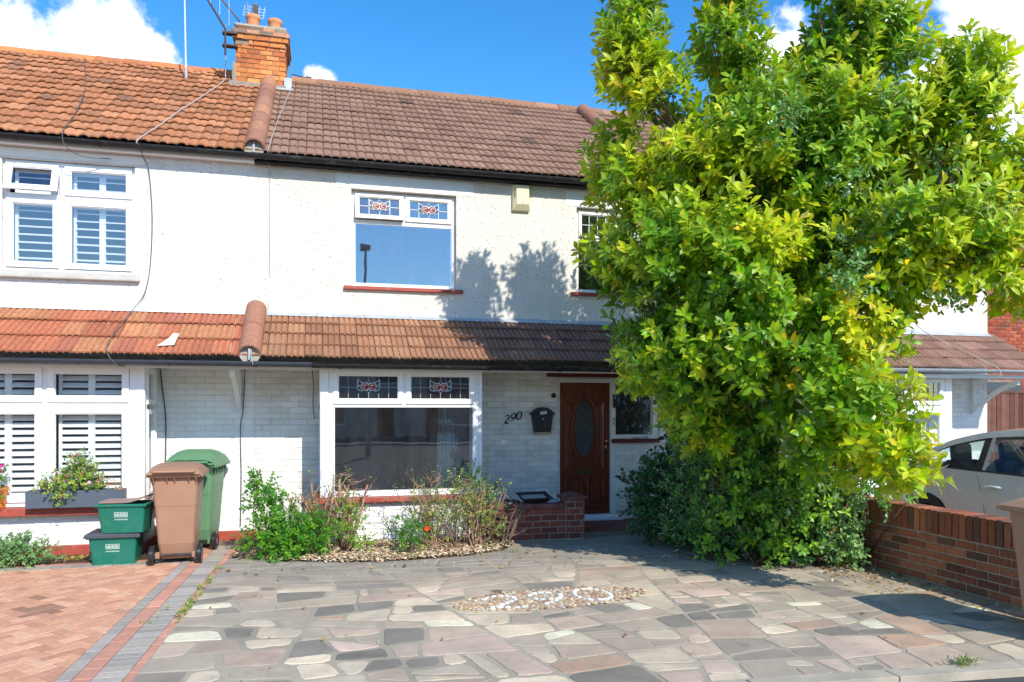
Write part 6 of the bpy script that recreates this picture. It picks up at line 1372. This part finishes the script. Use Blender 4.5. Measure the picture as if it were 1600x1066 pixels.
# roses on the shrub under the tree
for i, (x, y, z) in enumerate(((4.05, 7.55, 1.55), (4.2, 7.5, 1.25))):
    t = thing('faded_rose', ('pale orange faded rose bloom higher of the pair left of the trunk', 'pale orange faded rose bloom lower of the pair left of the trunk')[i], 'flower', (x, y, z)); k = 14; a = np.arange(k)*2.4; D_ = np.stack([np.cos(a), -.7*np.ones(k), np.sin(a)*.8+.2], 1)
    build('petals', leaf_mesh(np.tile([[x, y, z]], (k, 1)), D_, np.tile([[0, -1, .3]], (k, 1)), np.full(k, .04), np.full(k, .03), np.tile([[.75, .38, .22]], (k, 1))), m_petal, t)
    mb = MB(); mb.tube([(x, y+.01, z), (x+.02, y+.08, z-.25)], .004, 5, (.06, .14, .03)); build('stalk', mb, m_col, t)
# left: low shrub, window box, far-left pot
shrub('low_shrub', 'low grey green shrub at the foot of the left bay wall', 'shrub', (-2.95, 8.85, 0), [(-3.1, 8.85, .11, .17), (-2.9, 8.85, .12, .16), (-2.76, 8.9, .09, .12), (-2.95, 8.8, .22, .11), (-3.3, 8.85, .1, .2)], 600, [(.11, .24, .08), (.16, .32, .11), (.22, .38, .14)], .036, .55, 7, .09, 51, stems=12)
t = thing('window_box', 'slate grey trough planter with pink flowers on the left red sill', 'planter', (-2.68, 9.38, .55))
x0_, x1_, y0_, y1_ = -3.04, -2.08, 9.20, 9.39; z0_ = .551
mb = MB(); ds = (.085, .105, .14); mb.box(x0_, x1_, y0_, y0_+.012, z0_, z0_+.185, ds); mb.box(x0_, x1_, y1_-.012, y1_, z0_, z0_+.185, ds); mb.box(x0_, x0_+.012, y0_+.012, y1_-.012, z0_, z0_+.185, ds); mb.box(x1_-.012, x1_, y0_+.012, y1_-.012, z0_, z0_+.185, ds); mb.box(x0_+.012, x1_-.012, y0_+.012, y1_-.012, z0_, z0_+.15, (.05, .035, .025))
build('trough', mb, m_col, t)
wb = [(-2.80, 9.22, .78, .11), (-2.62, 9.25, .86, .13), (-2.52, 9.27, 1.00, .13), (-2.45, 9.28, .84, .12), (-2.68, 9.18, .68, .08), (-2.35, 9.28, .80, .08)]
C_ = np.array([(.13, .26, .04), (.22, .36, .05), (.34, .42, .06), (.09, .19, .04)])
P_, A_ = blob_points(wb, 420, (.2, 1), 61, interior=.2); A_ = norm(A_+np.array([0, -.2, .4])); build('foliage', sprays(P_, A_, 8, .07, .030, .72, lambda g, s, sh: C_[(sh*4).astype(int) % 4]*g.uniform(.8, 1.2, (len(sh), 1)), 85, 40, seed=62), m_leaf2, t)
sel = P_[RNG.random(len(P_)) < .20]; F_ = np.array([(.7, .25, .32), (.65, .45, .75), (.75, .2, .2), (.8, .6, .7)]); k = len(sel)
build('flowers', sprays(sel+np.array([0, -.03, .02]), norm(RNG.normal(size=sel.shape)+np.array([0, -1.5, .3])), 5, .008, .022, .8, lambda g, s, sh: F_[(sh*4).astype(int) % 4], 75, 60, seed=63), m_petal, t)
Pd, Ad = blob_points([(-2.28, 9.26, .78, .09), (-2.15, 9.26, .76, .07)], 45, (.1, 1), 64, interior=0); build('dry_foliage', sprays(Pd, norm(Ad+np.array([0, 0, .5])), 5, .06, .025, .6, lambda g, s, sh: np.array([.55, .32, .16])*g.uniform(.7, 1.2, (len(sh), 1)), 80, 40, seed=65), m_leaf2, t)
mb = MB(); 
for k in range(14): b = wb[k % len(wb)]; mb.tube([(b[0]*.7+(-2.56)*.3, 9.3, .70), (b[0]+random.gauss(0, .03), b[1], b[2]+random.uniform(-.02, .12))], [.004, .002], 4, (.16, .24, .06))
build('stems', mb, m_col, t)
t = thing('flower_pot', 'orange pot with magenta flowers at the far left end of the sill', 'flower pot', (-3.36, 9.34, .55))
mb = MB(); mb.lathe([(0, .552), (.075, .552), (.10, .74), (.108, .745), (.108, .775), (.095, .775), (.09, .74), (0, .74)], (-3.36, 9.36, 0), 24, (.75, .22, .03)); build('pot', mb, m_gloss, t)
fp, fa = blob_points([(-3.36, 9.32, .92, .09), (-3.34, 9.24, .70, .07)], 60, (.3, 1), 70, interior=0); build('foliage', sprays(fp, fa, 6, .06, .035, .7, lambda g, s, sh: np.array([.13, .3, .05])*g.uniform(.8, 1.2, (len(sh), 1)), 80, 40, seed=71), m_leaf2, t)
build('flowers', sprays(fp[::3]+np.array([0, -.03, .03]), norm(fa[::3]+np.array([0, -1, .3])), 6, .01, .032, .8, lambda g, s, sh: np.array([.62, .04, .35])*g.uniform(.8, 1.2, (len(sh), 1)), 75, 60, seed=72), m_petal, t)
mb = MB(); mb.tube([(-3.36, 9.3, .75), (-3.28, 9.25, .95), (-3.20, 9.22, 1.06)], [.004, .003, .002], 5, (.2, .3, .08)); build('stem', mb, m_col, t)
# weeds
def weed(label, pts, seed, L_=.03, n=18, name='weed', w=.5, cl=((.12, .25, .03), (.2, .3, .05), (.3, .3, .08))):
    g = np.random.default_rng(seed); C_ = np.array(cl); P_ = np.array([(a+g.normal()*s, b+g.normal()*s2, .003) for a, b, s, s2 in pts for _ in range(n)]); A_ = norm(g.normal(size=P_.shape)*.6+np.array([0, 0, .8]))
    o = build(name, sprays(P_, A_, 6, .035, L_, w, lambda g_, s, sh: C_[(sh*len(C_)).astype(int) % len(C_)]*g_.uniform(.8, 1.2, (len(sh), 1)), 80, 35, seed=seed), m_leaf2); return tag(o, label, 'weed')
weed('straggling line of green weeds in the joint of the block paving border', [(-1.08+.035*(y-5)+.0, y, .015, .07) for y in (6.3, 6.45, 6.6, 6.8, 7.0, 7.3, 7.6, 8.1)], 81, n=7)
weed('small weed in the red strip of the paving border, nearer the camera', [(-1.25, 6.3, .03, .05), (-1.2, 6.65, .03, .05)], 82, n=4, L_=.02)
weed('tuft of grassy weed growing by the kerb at the lower right', [(3.95, 3.93, .035, .03)], 83, L_=.055, n=34, w=.14, cl=((.16, .24, .05), (.34, .32, .12), (.1, .2, .03)))
weed('green weeds and seedlings at the front of the bed near the porch', [(1.95, 8.2, .12, .03), (2.1, 8.35, .1, .03)], 84, n=14, L_=.02)
# ------------------------------------------------------------------ across the road (seen mirrored in the window panes)
t = thing('street_lamp', 'tall grey street lamp across the road, mirrored in the upstairs window', 'street lamp', (1.72, -8, 0)); mb = MB(); mb.tube([(1.72, -8, 0), (1.72, -8, 1.2), (1.72, -8, 1.25), (1.72, -8, 7.45)], [.11, .11, .07, .05], 12, (.22, .23, .23)); build('post', mb, m_gloss, t)
mb = MB(); mb.box(1.50, 1.92, -8.12, -7.86, 7.45, 7.68, (.2, .2, .2)); build('lantern', mb, m_gloss, t, bevel=.05)
def opp(x, col, i):
    h = thing('opposite_house', ('brown rendered house across the road, mirrored in the left of the bay glass', 'grey rendered house across the road, mirrored in the middle of the bay glass', 'red brick house across the road, mirrored in the right of the bay glass', 'pale house across the road, farthest right in the mirrored row', 'brown house across the road, farthest left in the mirrored row')[i], 'house', (x, -26, 0))
    mb = MB(); wall(mb, x-4.1, x+4.1, 0, 5.2, 0, .3, [(x-3, x-1, 3.1, 4.4), (x+1, x+3, 3.1, 4.4), (x-3, x-.6, .7, 2.2), (x+1.2, x+2.2, 0, 2.1)], col); mb.v = [(a, -26-b, c) for a, b, c in mb.v]; build('wall', mb, m_col, h)
    mb = MB(); mb.add([(x-4, -25.7, 5.1), (x+4, -25.7, 5.1), (x+4, -33.3, 5.1), (x-4, -33.3, 5.1), (x-3.9, -29.5, 7.7), (x+3.9, -29.5, 7.7)], [(0, 1, 5, 4), (1, 2, 5), (2, 3, 4, 5), (3, 0, 4)], (.16, .09, .07)); build('roof', mb, m_tile, h)
    for a, b, c, d in ((-3, -1, 3.1, 4.4), (1, 3, 3.1, 4.4), (-3, -.6, .7, 2.2)):
        mb = MB(); mb.box(x+a, x+b, -26.12, -26.10, c, d, (.04, .05, .06)); ring(mb, x+a, x+b, c, d, 0, .05, .07, lambda p, q, r: (p, -26.1+q, r), (.7, .7, .7)); build('window', mb, m_gloss, h)
    mb = MB(); mb.box(x+1.2, x+2.2, -26.1, -26.06, 0, 2.1, (.1, .03, .03)); build('door', mb, m_gloss, h)
for i, (x, c) in enumerate(((-6, (.30, .25, .21)), (2.2, (.36, .34, .32)), (10.4, (.26, .10, .07)), (18.6, (.45, .43, .4)), (-14.2, (.25, .17, .13)))): opp(x, c, i)
mb = MB(); mb.prism([(-60, -17), (60, -17), (60, -16), (-60, -16)], -.03, .06); tag(build('far_pavement', mb, m_conc), kind='structure')
